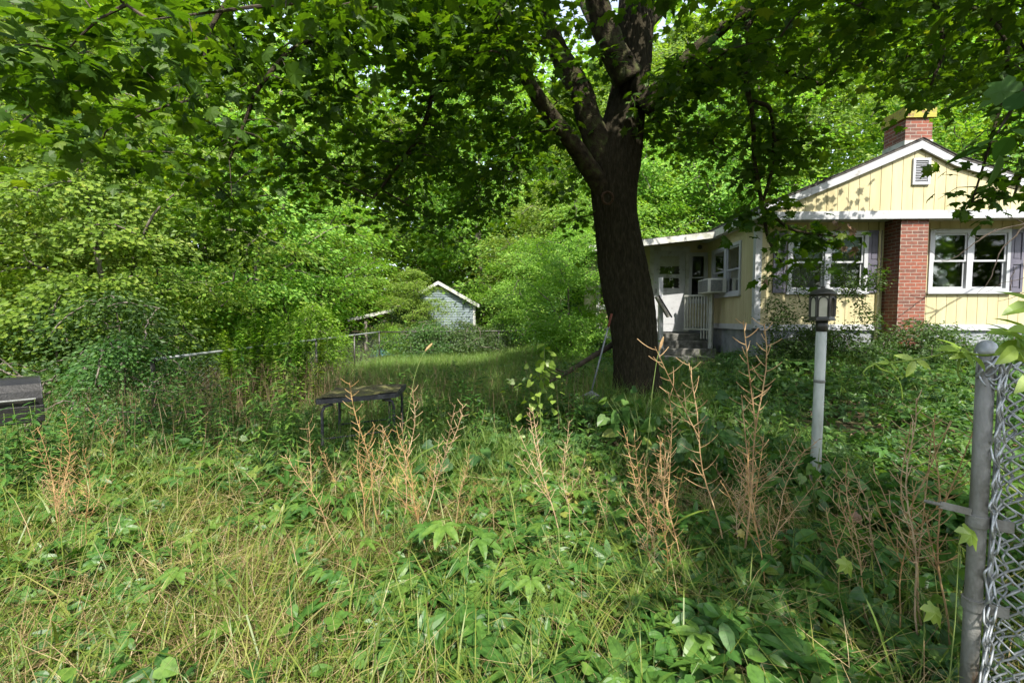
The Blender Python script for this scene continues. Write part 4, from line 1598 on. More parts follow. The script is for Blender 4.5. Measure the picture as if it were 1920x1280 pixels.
def limb(pxs, Y, thin=.9):
    """pxs: (px,py,halfwidth px, dY)"""
    p = np.array([P(a, b, Y + d) for a, b, w, d in pxs])
    r_ = np.array([w * (Y + d) / FPX for a, b, w, d in pxs]) * thin
    n = 8
    u = np.linspace(0, len(p) - 1, (len(p) - 1) * n + 1)
    q = np.stack([smooth1(np.interp(u, np.arange(len(p)), p[:, k]), 4) for k in range(3)], 1)
    q[0], q[-1] = p[0], p[-1]
    return q, np.interp(u, np.arange(len(p)), r_)


def bark2(a, t):
    return 1 + .05 * np.sin(3 * a + t * 25) + .035 * np.sin(7 * a - t * 40) + .03 * np.sin(13 * a + 9 * np.sin(t * 30))


LIMBS = [
    limb([(1165, 440, 14, .3), (1148, 395, 21, .2), (1126, 348, 24, .06), (1092, 295, 22, -.12), (1051, 241, 18, -.35), (1012, 186, 17, -.5), (973, 126, 15, -.6), (935, 77, 13, -.8), (895, 45, 11, -1.0), (845, 10, 9, -1.2), (760, -60, 7, -1.4), (640, -130, 5, -1.6)], 6.95, .76),
    limb([(1140, 320, 33, .05), (1108, 235, 28, .0), (1094, 186, 26, .0), (1072, 142, 25, .0), (1050, 104, 22, 0), (1028, 55, 18, -.1), (1006, 0, 16, -.2), (975, -90, 13, -.5), (940, -190, 9, -.8)], 7.1, .82),
    limb([(1178, 150, 30, -.12), (1155, 105, 27, -.2), (1134, 55, 24, -.3), (1117, 0, 22, -.4), (1095, -90, 16, -.7), (1060, -220, 9, -1.2)], 7.0),
    limb([(1205, 205, 22, 0), (1232, 172, 18, -.1), (1260, 138, 15, -.2), (1300, 98, 13, -.3), (1345, 60, 12, -.4), (1400, 16, 10, -.5), (1480, -50, 8, -.7), (1600, -130, 5, -1.0)], 7.0),
    limb([(1300, 98, 8, -.3), (1350, 97, 7, -.4), (1430, 118, 6, -.5), (1490, 138, 5, -.6), (1540, 160, 3, -.7)], 7.0),
    limb([(1160, 130, 14, .3), (1120, 60, 12, .9), (1085, -20, 10, 1.5), (1050, -90, 6, 2.2)], 7.0),
    limb([(1200, 60, 14, .3), (1290, -40, 12, .8), (1400, -110, 9, 1.4), (1560, -150, 5, 2.0)], 7.0),
    limb([(1045, 85, 8, 0), (1010, 75, 7, -.1), (975, 62, 6, -.2), (930, 68, 4, -.4)], 7.1),
    # drooping boughs on the left
    limb([(950, 95, 8, -.7), (900, 95, 7, -.8), (860, 130, 6, -.9), (812, 165, 5, -.95), (803, 215, 4.5, -1.0), (775, 275, 4, -1.0), (735, 325, 3.4, -1.05), (700, 372, 2.4, -1.1)], 6.95),
    limb([(760, -60, 6, -1.4), (690, 20, 5.5, -1.6), (620, 60, 5, -1.8), (540, 95, 4.5, -2.0), (480, 170, 4, -2.1), (455, 240, 3, -2.1), (430, 300, 2, -2.1)], 6.95),
    limb([(640, -130, 6, -1.6), (520, -60, 5, -1.9), (440, -20, 4.5, -2.2), (390, 60, 4, -2.4), (380, 140, 3, -2.4), (370, 190, 2, -2.4)], 6.95),
    # hanging boughs on the right
    limb([(1400, 16, 8, -.5), (1405, 80, 6, -.6), (1398, 150, 5, -.7), (1412, 220, 4.5, -.8), (1414, 300, 4, -.85), (1428, 380, 4, -.9), (1440, 450, 3, -.95), (1470, 500, 2, -1)], 7.0),
    limb([(1412, 190, 4, -.8), (1445, 200, 4, -.8), (1452, 260, 3.5, -.85), (1446, 330, 3.5, -.9), (1428, 384, 3, -.9)], 7.0),
    limb([(1430, 388, 3.4, -.9), (1480, 430, 3, -1.0), (1530, 440, 2.4, -1.1), (1590, 445, 1.8, -1.2)], 7.0),
    limb([(1600, -130, 7, -1.0), (1690, -60, 6, -1.3), (1760, 10, 5, -1.6), (1770, 100, 4, -1.7), (1745, 160, 2, -1.75)], 7.0),
    limb([(1760, 10, 6, -1.6), (1850, 20, 5, -2.0), (1890, 80, 4, -2.1), (1885, 160, 3.4, -2.15), (1862, 250, 3, -2.2), (1838, 330, 2, -2.25), (1822, 380, 1.4, -2.3)], 7.0),
    limb([(1850, 20, 5, -2.0), (1930, 90, 4, -2.2), (1935, 200, 3.4, -2.3), (1925, 300, 3, -2.35), (1900, 370, 2, -2.4)], 7.0),
    # boughs toward the viewer, over the frame
    limb([(1170, -20, 20, -.3), (1080, -200, 17, -1.2), (900, -420, 13, -2.4), (600, -700, 9, -3.6), (200, -900, 6, -4.4)], 7.0),
    limb([(1190, -60, 18, -.3), (1260, -260, 15, -1.4), (1340, -520, 11, -2.8), (1400, -900, 7, -4.0)], 7.0),
]
tw = MB()
nodes = []
for q, r_ in LIMBS:
    tw.tube(q - mo, r_, 14, disp=bark2)
    nodes.append(q)
tw.build('limbs', M['bark_moss'], maple, smooth=True)
nodes = np.concatenate(nodes)
# crown end points fill a broad dome; lower skirt droops at the rim
ends = []
tries = 0
while len(ends) < 430 and tries < 30000:
    tries += 1
    x = rng.uniform(-7.2, 7.6)
    y = rng.uniform(.1, 11.0)
    ex = 6.6 if x < TX else 5.6
    ey = 6.5 if y < TY else 3.8
    q = math.hypot((x - TX) / ex, (y - TY) / ey)
    if q > 1:
        continue
    lump = .45 * float(n2(x, y, .9, 2)) + .2 * float(n2(x, y, 2.1, 5))
    zl = 4.5 - 1.6 * float(sm(.35, 1, q)) + lump
    if x > 3.2:
        zl += .75 * float(sm(3.2, 5, x))
    if y < 3.4:
        zl += .8 * float(sm(3.4, 1.2, y))
    zt_ = 4.9 + 2.7 * math.sqrt(max(0, 1 - q * q)) + lump * .5
    if x > 3.3:
        zl = max(zl, 1.45 + .50 * y)
    zt_ = max(zt_, zl + .6)
    if y < 6.75 and .0 * y < x < .34 * y and zl < 1.45 + .78 * y:
        zl = 1.45 + .78 * y
    if zl > 7.5:
        continue
    if zt_ <= zl + .3:
        zt_ = zl + .3
    z = zl + (zt_ - zl) * rng.random() ** 1.9
    if x < -1.3 and z > 1.6 + .74 * y and rng.random() < .7:
        continue
    reach = y + (z - 2) / 1.26                             # keep the crown open where it would shade the wood behind
    if (reach > 11.0 or (x < -2.5 and reach > 8.6)) and rng.random() < .85:
        continue
    ts_ = np.linspace(1.4, 5.5, 22)                        # a gap in the crown lets the sun onto the goldenrod
    gp = np.stack([-3.75 + .3 * ts_, 6.8 - ts_, .9 + 1.26 * ts_], 1)
    if np.min(np.linalg.norm(gp - np.array([x, y, z]), axis=1)) < .85:
        continue
    ends.append((x, y, z))
for n_, pxr, pyr, yr in ((42, (320, 1090), (235, 440), (5.4, 8.8)), (8, (1190, 1430), (190, 330), (7.2, 9.0)), (14, (0, 400), (70, 235), (3.6, 5.4)), (58, (240, 1000), (-80, 150), (4.2, 6.4)), (18, (1240, 1560), (-60, 140), (5.2, 7.0)), (5, (1410, 1585), (220, 420), (5.9, 6.4))):
    for k in range(n_):
        q = P(rng.uniform(*pxr), pyr[0] + (pyr[1] - pyr[0]) * rng.random() ** 1.3, rng.uniform(*yr))
        if abs(q[0] - TX) < .9 and q[1] < 7.2:
            continue
        ends.append(tuple(q))
for k in range(110):  # extra boughs above the frame, added to keep the trunk in shade
    t_ = rng.uniform(3.0, 4.7)
    q = (TX + .3 * t_ + rng.uniform(-1.1, 1.1), 6.6 - t_, rng.uniform(.2, 4.6) + 1.26 * t_)
    if q[2] > 1.6 + .76 * q[1]:
        ends.append(q)
ends = np.array(ends)
ts_ = np.linspace(1.6, 6.5, 30)                           # second gap: sun on the climbing vine and the creepers before it
gp = np.stack([.32 + .3 * ts_, 4.45 - ts_, .6 + 1.26 * ts_], 1)
ends = ends[np.min(np.linalg.norm(ends[:, None] - gp[None], axis=2), axis=1) > .8]
for g0_ in ((-3.75, 6.8, .9), (-3.3, 6.6, .5)):
    gp = np.stack([g0_[0] + .3 * ts_, g0_[1] - ts_, g0_[2] + 1.26 * ts_], 1)
    ends = ends[np.min(np.linalg.norm(ends[:, None] - gp[None], axis=2), axis=1) > .85]
ends = ends[np.argsort(np.linalg.norm(ends - np.array([TX, TY, 5.0]), axis=1))]
br = grow(nodes, ends, sag=.05, wob=.09)
tw = MB()
for b in br:
    L = np.linalg.norm(b[-1] - b[0])
    r0 = min(.035, .007 + .009 * L)
    tw.tube(b - mo, np.linspace(r0, .0035, len(b)), 6, cap=False)
lim_tw = [q for q, _ in LIMBS[8:17]]
extra = []
for q in lim_tw:                                             # side twigs on the hanging boughs
    for t in np.linspace(.25, 1, 16):
        p_, tg = along(q, np.array([t]))
        d = rng.normal(0, 1, 3)
        d[2] = -abs(d[2]) * .4
        e = p_[0] + unit(d) * rng.uniform(.18, .5)
        m_ = .5 * (p_[0] + e) + np.array([0, 0, .06])
        extra.append(np.array([p_[0], m_, e]))
        tw.tube(np.array([p_[0], m_, e]) - mo, [.006, .004, .002], 5, cap=False)
tw.build('twig_sprays', M['twig'], maple)
lf = MB()
bo = [b - mo for b in br]
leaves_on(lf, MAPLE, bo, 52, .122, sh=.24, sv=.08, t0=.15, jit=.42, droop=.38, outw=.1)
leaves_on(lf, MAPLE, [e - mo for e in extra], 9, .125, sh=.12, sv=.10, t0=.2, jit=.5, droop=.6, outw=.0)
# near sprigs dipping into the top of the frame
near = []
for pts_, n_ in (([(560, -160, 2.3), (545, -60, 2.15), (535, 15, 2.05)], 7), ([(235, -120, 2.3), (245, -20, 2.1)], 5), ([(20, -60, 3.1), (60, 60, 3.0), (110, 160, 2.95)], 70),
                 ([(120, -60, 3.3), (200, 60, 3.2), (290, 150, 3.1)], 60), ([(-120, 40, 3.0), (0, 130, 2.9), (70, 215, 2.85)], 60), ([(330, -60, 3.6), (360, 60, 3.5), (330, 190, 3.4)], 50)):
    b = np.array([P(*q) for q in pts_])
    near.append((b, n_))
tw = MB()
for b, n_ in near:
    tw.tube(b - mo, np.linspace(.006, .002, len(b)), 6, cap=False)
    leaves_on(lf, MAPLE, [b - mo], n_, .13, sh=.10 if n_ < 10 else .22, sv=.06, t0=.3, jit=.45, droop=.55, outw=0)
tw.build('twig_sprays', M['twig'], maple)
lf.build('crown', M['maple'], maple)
dl = MB()
for q in ((1562, 415), (1575, 425), (1590, 420), (1600, 435), (1602, 428), (1585, 462), (1600, 470), (1603, 463), (1570, 455), (1436, 525), (1440, 530)):
    pos = P(q[0], q[1], 5.85)[None] - mo
    dl.scatter(MAPLE[0], MAPLE[1], pos, frames(rng.normal(0, .4, (1, 3)) + np.array([[0, 0, -1]]), rng.normal(0, 1, (1, 3))), [.10], [rng.random() * .5])
dl.build('dead_leaves', M['deadleaf'], maple)
# healed pruning scar
sc = MB()
c_ = P(1139, 371, 6.65) - mo
ringp = [c_ + np.array([.075 * math.cos(a), -.012 * math.cos(a * 2) - .0, .085 * math.sin(a)]) for a in np.linspace(0, 2 * math.pi, 17)]
sc.tube(ringp, .019, 8, cap=False, disp=lambda a, t: 1 + .2 * np.sin(9 * t * 6.28) + .12 * np.sin(3 * a))
sc.build('pruning_scar', M['scar'], maple, smooth=True)


# ------------------------------------------------------------------ woodland trees
def tree_proto(seed, h, rad, zb, nt, nl, leaf, trunk_r, mat, tmpl=DIAMOND, sh=.42, sv=.09, fork=False, power=.42, lean=0.0, peak=.4, bark_='greytrunk', jit=.30, outw=.95, upw=.65):
    r = np.random.default_rng(seed)
    root = bpy.data.objects.new('woodland_tree', None)
    col.objects.link(root)
    k = 14
    u = np.linspace(0, 1, k)
    ph = r.random() * 6
    tr_ = np.stack([lean * h * u ** 1.5 + .02 * h * np.sin(u * 5 + ph), .02 * h * np.cos(u * 4 + ph), u * h * .96], 1)
    mb = MB()
    mb.tube(np.concatenate([[tr_[0] - [0, 0, .3]], tr_]), np.concatenate([[trunk_r * 1.25], trunk_r * (1 - .85 * u)]), 12)
    nodes = tr_[max(1, int(k * zb / h)):]
    ends = []
    for i in range(nt):
        t = r.random() ** 1.1
        z = zb + (h - zb) * t
        pr = ((t + .10) / (peak + .10)) ** .55 if t < peak else ((1 - t) / (1 - peak)) ** .55
        a = r.random() * 6.283
        R_ = rad * pr * (1 + .26 * math.sin(3 * a + seed) + .30 * math.sin(4 * a + 2.6 * z + seed) * math.sin(1.9 * z + 2 * a))
        q = R_ * r.random() ** power
        ax = np.interp(z, tr_[:, 2], tr_[:, 0])
        ends.append((ax + q * math.cos(a), q * math.sin(a), z - .12 * q))
    ends = np.array(ends)
    ends = ends[np.argsort(np.hypot(ends[:, 0], ends[:, 1]))]
    brs = grow(nodes, ends, sag=.06, wob=.06, r=r)
    for b in brs:
        L = np.linalg.norm(b[-1] - b[0])
        mb.tube(b, np.linspace(min(trunk_r * .4, .012 + .012 * L), .006, len(b)), 5, cap=False)
    mb.build('trunk', M[bark_], root, smooth=True)
    lf = MB()
    leaves_on(lf, tmpl, brs, nl, leaf, sh=sh, sv=sv, t0=.3, jit=jit, droop=.45, outw=outw, up=upw, r=r)
    lf.build('crown', M[mat], root)
    return root


protos = [
    tree_proto(1, 9.0, 3.5, .9, 250, 165, .122, .12, 'wood'),
    tree_proto(2, 12.5, 3.8, 1.4, 400, 115, .140, .17, 'wood', peak=.45),
    tree_proto(3, 7.0, 3.2, .5, 190, 190, .108, .08, 'wood', sh=.50, sv=.05, peak=.5),
    tree_proto(4, 15.0, 4.4, 2.2, 420, 95, .170, .20, 'wood', peak=.42),
    tree_proto(5, 11.0, 3.2, .8, 290, 150, .122, .14, 'wood', lean=.04, peak=.3),
]
used = set()


def plant(idx, x, y, label, s=1.0, rz=0.0, group='woodland trees behind the yard', cat='tree', name=None, sz=None, protos_=None):
    pl_ = protos_ or protos
    o = pl_[idx]
    if o.name in used:
        o = copy_tree(o)
    used.add(o.name)
    if name:
        o.name = name
    o.location = (x, y, float(H(x, y)) - .08)
    o.scale = (s, s, sz or s)
    o.rotation_euler = (0, 0, rz)
    used.add(o.name)
    return tag(o, label, cat, group)


G = 'woodland trees behind the yard'
plant(2, -8.7, 9.6, 'low spreading tree with flat leafy tiers at the far left behind the dark bush', 1.0, .4)
plant(0, -12.8, 12.5, 'sunlit tree cut off by the left edge of the photo', 1.15, 1.9)
plant(2, -7.9, 14.2, 'small layered tree rising left of the bright goldenrod clump', 1.15, 3.1)
plant(4, -10.8, 16.5, 'tall narrow tree between the two layered trees on the left', 1.15, 2.2)
plant(1, -16.5, 17.0, 'large tree at upper left behind the sunlit edge tree', 1.1, .9)
plant(0, -9.6, 22.0, 'tree shading the lean-to roof on the left of the shed', 1.0, 4.0)
plant(3, -9.5, 24.5, 'tall tree standing back in the gap left of the lean-to', 1.0, 5.0)
plant(4, -3.6, 27.5, 'pale green tree directly behind the shed peak', 1.05, 1.0)
plant(0, .9, 25.5, 'bright tree between the shed and the utility pole', 1.0, 2.5)
plant(2, 1.9, 19.5, 'low leaning tree in the thicket right of the shed', 1.0, .0)
plant(2, 3.2, 17.5, 'dense small tree just left of the porch wall', .95, 1.2)
plant(0, 5.2, 20.0, 'bushy tree showing over the porch roof', 1.0, .5)
plant(1, 9.0, 20.5, 'tree behind the eave of the yellow house', 1.05, 3.6)
plant(3, 13.5, 21.0, 'tall tree left of the brick chimney top', .95, 4.4)
plant(1, 18.6, 21.5, 'tall tree directly behind the brick chimney top', 1.15, 2.8)
plant(4, 23.5, 20.5, 'tree at the right edge beyond the gable', 1.25, 1.5)
plant(3, -18.5, 23.0, 'tallest tree at far upper left', 1.1, 1.1)
plant(3, 4.0, 29.0, 'tall tree seen in the gap between the trunk and the house', 1.05, .2)
plant(1, -13.5, 27.0, 'large tree far back behind the left thicket', 1.2, 2.0)
plant(4, -9.2, 18.6, 'slim tree standing close to the left end of the lean-to', .85, 5.4)

plant(3, -1.5, 24.0, 'tall tree behind the shed right roof slope', 1.05, 3.3)
plant(1, 5.8, 24.0, 'large tree filling the gap left of the maple trunk', 1.2, .7)
plant(3, 9.5, 26.0, 'very tall tree far behind the house eave', 1.15, 2.9)
plant(1, -6.5, 28.0, 'broad tree behind the lean-to roof', 1.1, 1.7)

plant(2, -4.25, 19.3, 'young layered tree leaning over the left slope of the shed roof', .52, 2.4)

plant(2, 1.5, 11.7, 'dense bright sapling thicket left of the maple trunk hiding the porch end', .52, 4.2)
plant(2, .55, 17.0, 'bright sapling right of the grey tarp behind the fence', .6, 5.1)

# bare trunks of standing trees behind the house
for i, (px, Y, h_, w_, lb_) in enumerate(((1722, 24, 15, .2, 'pale straight trunk above the brick chimney'), (1756, 22.5, 15, .28, 'thick dark trunk right of the brick chimney'), (540, 17, 10, .12, 'dark slender trunk in the shade left of the lean-to'))):
    x = P(px, 500, Y)[0]
    o = bpy.data.objects.new('bare_trunk', None)
    col.objects.link(o)
    g_ = float(H(x, Y))
    o.location = (x, Y, g_)
    mb = MB()
    u = np.linspace(0, 1, 16)
    mb.tube(np.stack([.15 * np.sin(u * 4 + i), .1 * np.cos(u * 3), -.2 + u * h_], 1), w_ * (1 - .6 * u), 12)
    mb.build('trunk', M['greytrunk'] if i != 1 else M['twig'], o, smooth=True)
    mb = MB()
    for k in range(7):
        z = h_ * (.45 + .07 * k)
        a = k * 2.3 + i
        mb.tube([(0, 0, z), (.8 * math.cos(a), .8 * math.sin(a), z + .5), (1.8 * math.cos(a), 1.8 * math.sin(a), z + .7)], [.05, .035, .01], 6)
    mb.build('limbs', M['greytrunk'] if i != 1 else M['twig'], o)
    mb = MB()
    bs = [np.array([(0, 0, h_ * (.6 + .05 * k)), (1.6 * math.cos(k * 2.3), 1.6 * math.sin(k * 2.3), h_ * (.62 + .05 * k))]) for k in range(9)]
    leaves_on(mb, DIAMOND, bs, 160, .16, sh=.6, sv=.2, t0=.3)
    mb.build('crown', M['wood'], o)
    tag(o, lb_, 'tree', 'bare trunks among the woodland')

# far wood on the hillside: one mass
fw = MB()
N = 150000
a = rng.uniform(-1.25, 1.25, N)
rr_ = rng.uniform(33, 62, N)
x = rr_ * np.sin(a)
y = rr_ * np.cos(a)
top = 24 + 5 * n2(x, y, .13, 1) + 3 * n2(x, y, .4, 3)
z = H(x, y) + top * rng.random(N) ** .75
pos = np.stack([x + rng.normal(0, .4, N), y, z], 1)
keep = n2(x, z * 1.3, .5, 7) > -.55
pos = pos[keep]
N = len(pos)
nr_ = np.array([0, -.8, .7]) + rng.normal(0, .4, (N, 3))
fw.scatter(DIAMOND[0], DIAMOND[1], pos, frames(rng.normal(0, 1, (N, 3)) * [1, 1, .4], nr_), rng.uniform(.45, .85, N), rng.beta(2, 2, N))
tag(fw.build('woods', M['wood']), 'far wooded hillside closing the view', None, None, 'stuff')

# unseen wood behind the viewer, added for the panes to reflect
fw = MB()
N = 30000
a = rng.uniform(-1.3, 1.3, N) + math.pi
rr_ = rng.uniform(24, 32, N)
x = rr_ * np.sin(a) + 4
y = rr_ * np.cos(a)
pos = np.stack([x, y, (10 + 3 * n2(x, y, .3, 2)) * rng.random(N) ** .8], 1)
fw.scatter(DIAMOND[0], DIAMOND[1], pos, frames(rng.normal(0, 1, (N, 3)), np.array([0, .6, .7]) + rng.normal(0, .4, (N, 3))), rng.uniform(.4, .8, N), rng.beta(2, 2, N))
tag(fw.build('woods', M['wood']), 'unseen wooded edge behind the viewer, added for reflections in the window panes', None, None, 'stuff')

# ------------------------------------------------------------------ bushes
bp = [
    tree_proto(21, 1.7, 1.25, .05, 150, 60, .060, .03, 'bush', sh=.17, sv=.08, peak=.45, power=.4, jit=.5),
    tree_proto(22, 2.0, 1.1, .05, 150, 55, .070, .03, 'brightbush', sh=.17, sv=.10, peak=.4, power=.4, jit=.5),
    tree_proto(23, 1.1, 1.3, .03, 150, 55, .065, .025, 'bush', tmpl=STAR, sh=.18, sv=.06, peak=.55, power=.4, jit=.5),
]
for o in bp:
    o.name = 'bush'
GB = 'bushes along the fences and house'


def bush(i, x, y, lb_, s=1.0, rz=0.0, sz=None, name='bush', cat='bush', group=GB):
    return plant(i, x, y, lb_, s, rz, group, cat, name, sz, bp)


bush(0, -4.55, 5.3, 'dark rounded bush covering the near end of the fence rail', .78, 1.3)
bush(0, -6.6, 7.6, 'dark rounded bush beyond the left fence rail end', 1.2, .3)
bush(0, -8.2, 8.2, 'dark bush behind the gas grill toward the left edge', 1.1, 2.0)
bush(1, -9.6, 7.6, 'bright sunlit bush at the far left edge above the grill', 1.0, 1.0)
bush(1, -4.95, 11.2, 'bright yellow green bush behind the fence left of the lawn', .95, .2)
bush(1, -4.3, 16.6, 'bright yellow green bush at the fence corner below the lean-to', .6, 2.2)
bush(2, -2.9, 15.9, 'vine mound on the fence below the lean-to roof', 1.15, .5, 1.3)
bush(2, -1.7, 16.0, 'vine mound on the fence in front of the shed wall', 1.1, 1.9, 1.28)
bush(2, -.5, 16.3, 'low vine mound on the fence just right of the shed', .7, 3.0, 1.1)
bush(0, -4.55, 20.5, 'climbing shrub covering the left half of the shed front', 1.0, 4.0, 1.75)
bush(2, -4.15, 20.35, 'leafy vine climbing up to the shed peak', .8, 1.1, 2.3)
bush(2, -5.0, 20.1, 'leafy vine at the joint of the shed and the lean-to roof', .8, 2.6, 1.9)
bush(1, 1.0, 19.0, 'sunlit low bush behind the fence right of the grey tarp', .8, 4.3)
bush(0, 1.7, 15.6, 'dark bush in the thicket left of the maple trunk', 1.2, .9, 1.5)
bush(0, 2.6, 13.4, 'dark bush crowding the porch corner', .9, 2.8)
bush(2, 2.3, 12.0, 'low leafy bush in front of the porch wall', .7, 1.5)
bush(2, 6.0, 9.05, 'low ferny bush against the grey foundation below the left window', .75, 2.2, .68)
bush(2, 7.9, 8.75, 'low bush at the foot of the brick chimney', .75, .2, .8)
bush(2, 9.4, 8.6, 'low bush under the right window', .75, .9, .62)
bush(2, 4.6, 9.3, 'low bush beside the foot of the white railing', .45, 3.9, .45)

# thin twiggy shrub in front of the left window
r_ = np.random.default_rng(77)
sx, sy = P(1560, 650, 8.85)[0], 8.85
sg = float(H(sx, sy))
shr = thing('twiggy_shrub', (sx, sy, sg), 'thin twiggy shrub with tiny leaves in front of the left front window', 'shrub')
base_n = np.array([(0, 0, .02), (.1, 0, .2), (-.1, .05, .25), (.02, .0, .5), (-.2, 0, .5), (.25, 0, .45)])
ends = np.array([(r_.uniform(-1.25, .85), r_.uniform(-.35, .35), .25 + 2.1 * r_.random() ** 1.2) for _ in range(120)])
ends = ends[(ends[:, 2] < 2.25 - .55 * np.abs(ends[:, 0] + .2))]
ends = ends[np.argsort(ends[:, 2])]
bs = grow(base_n, ends, sag=.10, wob=.10, r=r_)
mb = MB()
for b in base_n[1:]:
    mb.tube(np.array([(0, 0, -.05), b * .5, b]), [.012, .009, .007], 6, cap=False)
for b in bs:
    mb.tube(b, np.linspace(.007, .002, len(b)), 5, cap=False)
mb.build('stems', M['twig'], shr)
mb = MB()
leaves_on(mb, OVATE, bs, 62, .048, sh=.08, sv=.07, t0=.2, jit=.7, r=r_)
mb.build('leaves', M['bush'], shr)


# ------------------------------------------------------------------ ferns
def fern_proto(seed):
    r = np.random.default_rng(seed)
    root = bpy.data.objects.new('fern', None)
    col.objects.link(root)
    mb = MB()
    st = MB()
    for k in range(11):
        a = k / 11 * 6.283 + r.normal(0, .2)
        L = r.uniform(.45, .7)
        u = np.linspace(0, 1, 14)
        p = np.stack([np.cos(a) * L * .85 * u, np.sin(a) * L * .85 * u, L * (.95 * u - .75 * u ** 2.2)], 1)
        st.tube(p, np.linspace(.004, .001, 14), 4, cap=False)
        t = np.repeat(np.linspace(.15, .98, 26), 2)
        q, tg = along(p, t)
        sgn = np.tile([1, -1], 26)[:, None]
        side = unit(np.cross(tg, [0, 0, 1.0])) * sgn
        s = .13 * np.sin(np.pi * np.clip(t * .93 + .1, 0, 1)) + .012
        mb.scatter(LANCE[0] * [1.5, 1, .4], LANCE[1], q, frames(side + .35 * tg, np.cross(side, tg) * sgn + [0, 0, .3]), s, r.random(len(t)))
    st.build('stems', M['stem'], root)
    mb.build('fronds', M['bush'], root)
    return root


fproto = fern_proto(4)
for i, (px, Y, lb_) in enumerate(((1462, 8.5, 'green fern by the grey house corner foundation'), (1500, 8.3, 'green fern right of the corner fern below the left window'), (1440, 8.0, 'fern closest to the railing side of the foundation'))):
    o = fproto if i == 0 else copy_tree(fproto)
    x = P(px, 640, Y)[0]
    o.location = (x, Y, float(H(x, Y)) + .05)
    o.rotation_euler = (0, 0, i * 1.3)
    s = (1, .85, .8)[i]
    o.scale = (s, s, s)
    tag(o, lb_, 'fern', 'ferns at the house foundation')


# ------------------------------------------------------------------ grasses
def blades(mb, pos, L, w, tilt, bend, head, seg=5, rnd=None, zmin=None, r=None, flat=0.0):
    r = r or rng
    N = len(pos)
    dirh = np.stack([np.cos(head), np.sin(head), np.zeros(N)], 1)
    tw_ = r.normal(0, .6, N)
    side = np.stack([-np.sin(head + tw_), np.cos(head + tw_), r.normal(0, .25, N)], 1)
    p = pos.copy()
    rows = []
    for k in range(seg + 1):
        t = k / seg
        ww = w * (1 - t ** 2.2) * (.75 + .5 * min(t * 3, 1) * .5)
        rows.append(p - side * ww[:, None] / 2)
        rows.append(p + side * ww[:, None] / 2)
        an = tilt + bend * (t + .5 / seg) ** 1.3
        step = (L / seg)[:, None] * (np.sin(an)[:, None] * dirh + np.cos(an)[:, None] * np.array([0, 0, 1.0]))
        p = p + step
        if zmin is not None:
            p[:, 2] = np.maximum(p[:, 2], zmin)
    V = np.stack(rows, 1)                         # N, 2(seg+1), 3
    k = 2 * (seg + 1)
    f = np.array([(2 * i, 2 * i + 1, 2 * i + 3, 2 * i + 2) for i in range(seg)])
    F = (f[None] + (np.arange(N) * k)[:, None, None]).reshape(-1, 4)
    mb.add(V.reshape(-1, 3), F, np.repeat(r.random(N) if rnd is None else rnd, k))


def field(n, y0, y1, x0=-99, x1=99, dens=None, margin=.5):
    """points inside the view wedge with optional density"""
    out = []
    tot = 0
    while tot < n:
        m = 2 * n
        y = rng.uniform(y0, y1, m)
        x = rng.uniform(max(x0, -1.2 * y1 - margin), min(x1, 1.2 * y1 + margin), m)
        k = np.abs(x) < 1.2 * y + margin
        if dens is not None:
            k &= rng.random(m) < dens(x, y)
        q = np.stack([x[k], y[k]], 1)
        out.append(q)
        tot += len(q)
    q = np.concatenate(out)[:n]
    return np.column_stack([q, H(q[:, 0], q[:, 1])])


# foreground tangle
edge = lambda x: 3.75 + .3 * np.sin(1.3 * x) - .5 * sm(.2, 2.5, x)
gd = lambda x, y: np.clip(1.15 - sm(edge(x) - .5, edge(x) + .5, y), 0, 1) * (1 - .6 * sm(.7, 1.8, x)) * np.clip(.62 + .75 * n2(x, y, 1.6, 1), .10, 1)
mb = MB()
p = field(62000, 1.1, 4.8, dens=gd)
N = len(p)
patch = n2(p[:, 0], p[:, 1], 1.1, 9)
head = 1.8 * patch + rng.normal(0, 1.4, N) + 1.2
L = rng.gamma(6, .049, N) * (1 + .2 * patch) * (1 - .25 * sm(2.8, 4.2, p[:, 1]))
blades(mb, p, L, rng.uniform(.0025, .0075, N), np.abs(rng.normal(.55, .4, N)), rng.uniform(1.1, 2.8, N), head, 5, np.clip(rng.beta(2, 2, N) + .14 * n2(p[:, 0], p[:, 1], .8, 4), 0, 1), zmin=p[:, 2] + .01)
p = field(1300, 1.2, 4.6, dens=gd)                                  # broad blades
N = len(p)
blades(mb, p, rng.uniform(.25, .55, N), rng.uniform(.008, .015, N), np.abs(rng.normal(.4, .3, N)), rng.uniform(.5, 2.2, N), rng.uniform(0, 6.28, N), 7, rng.uniform(.05, .75, N))
p = field(2500, 1.2, 4.6, dens=gd)                                  # a few upright ones
N = len(p)
blades(mb, p, rng.uniform(.3, .5, N), rng.uniform(.003, .006, N), np.abs(rng.normal(.15, .15, N)), rng.uniform(.3, 1.2, N), rng.uniform(0, 6.28, N), 6)
tag(mb.build('grass', M['grass']), 'long tangled green grass in the sunny foreground', None, None, 'stuff')
mb = MB()
sd_ = lambda x, y: gd(x, y) * np.clip(.5 + .8 * n2(x, y, 1.4, 6), .05, 1)
p = field(11000, 1.1, 4.4, dens=sd_)
N = len(p)
p[:, 2] += rng.random(N) * .08
blades(mb, p, rng.gamma(6, .045, N), rng.uniform(.0016, .0042, N), np.abs(rng.normal(.9, .5, N)), rng.uniform(.3, 1.6, N), rng.uniform(0, 6.28, N), 4, zmin=p[:, 2] + .005)
p = field(9000, 1.1, 4.3, dens=sd_)
N = len(p)
p[:, 2] += .06 + rng.random(N) * .14
blades(mb, p, rng.uniform(.15, .55, N), rng.uniform(.0016, .0034, N), rng.uniform(1.2, 1.8, N), rng.normal(0, .35, N), rng.uniform(0, 6.28, N), 4)
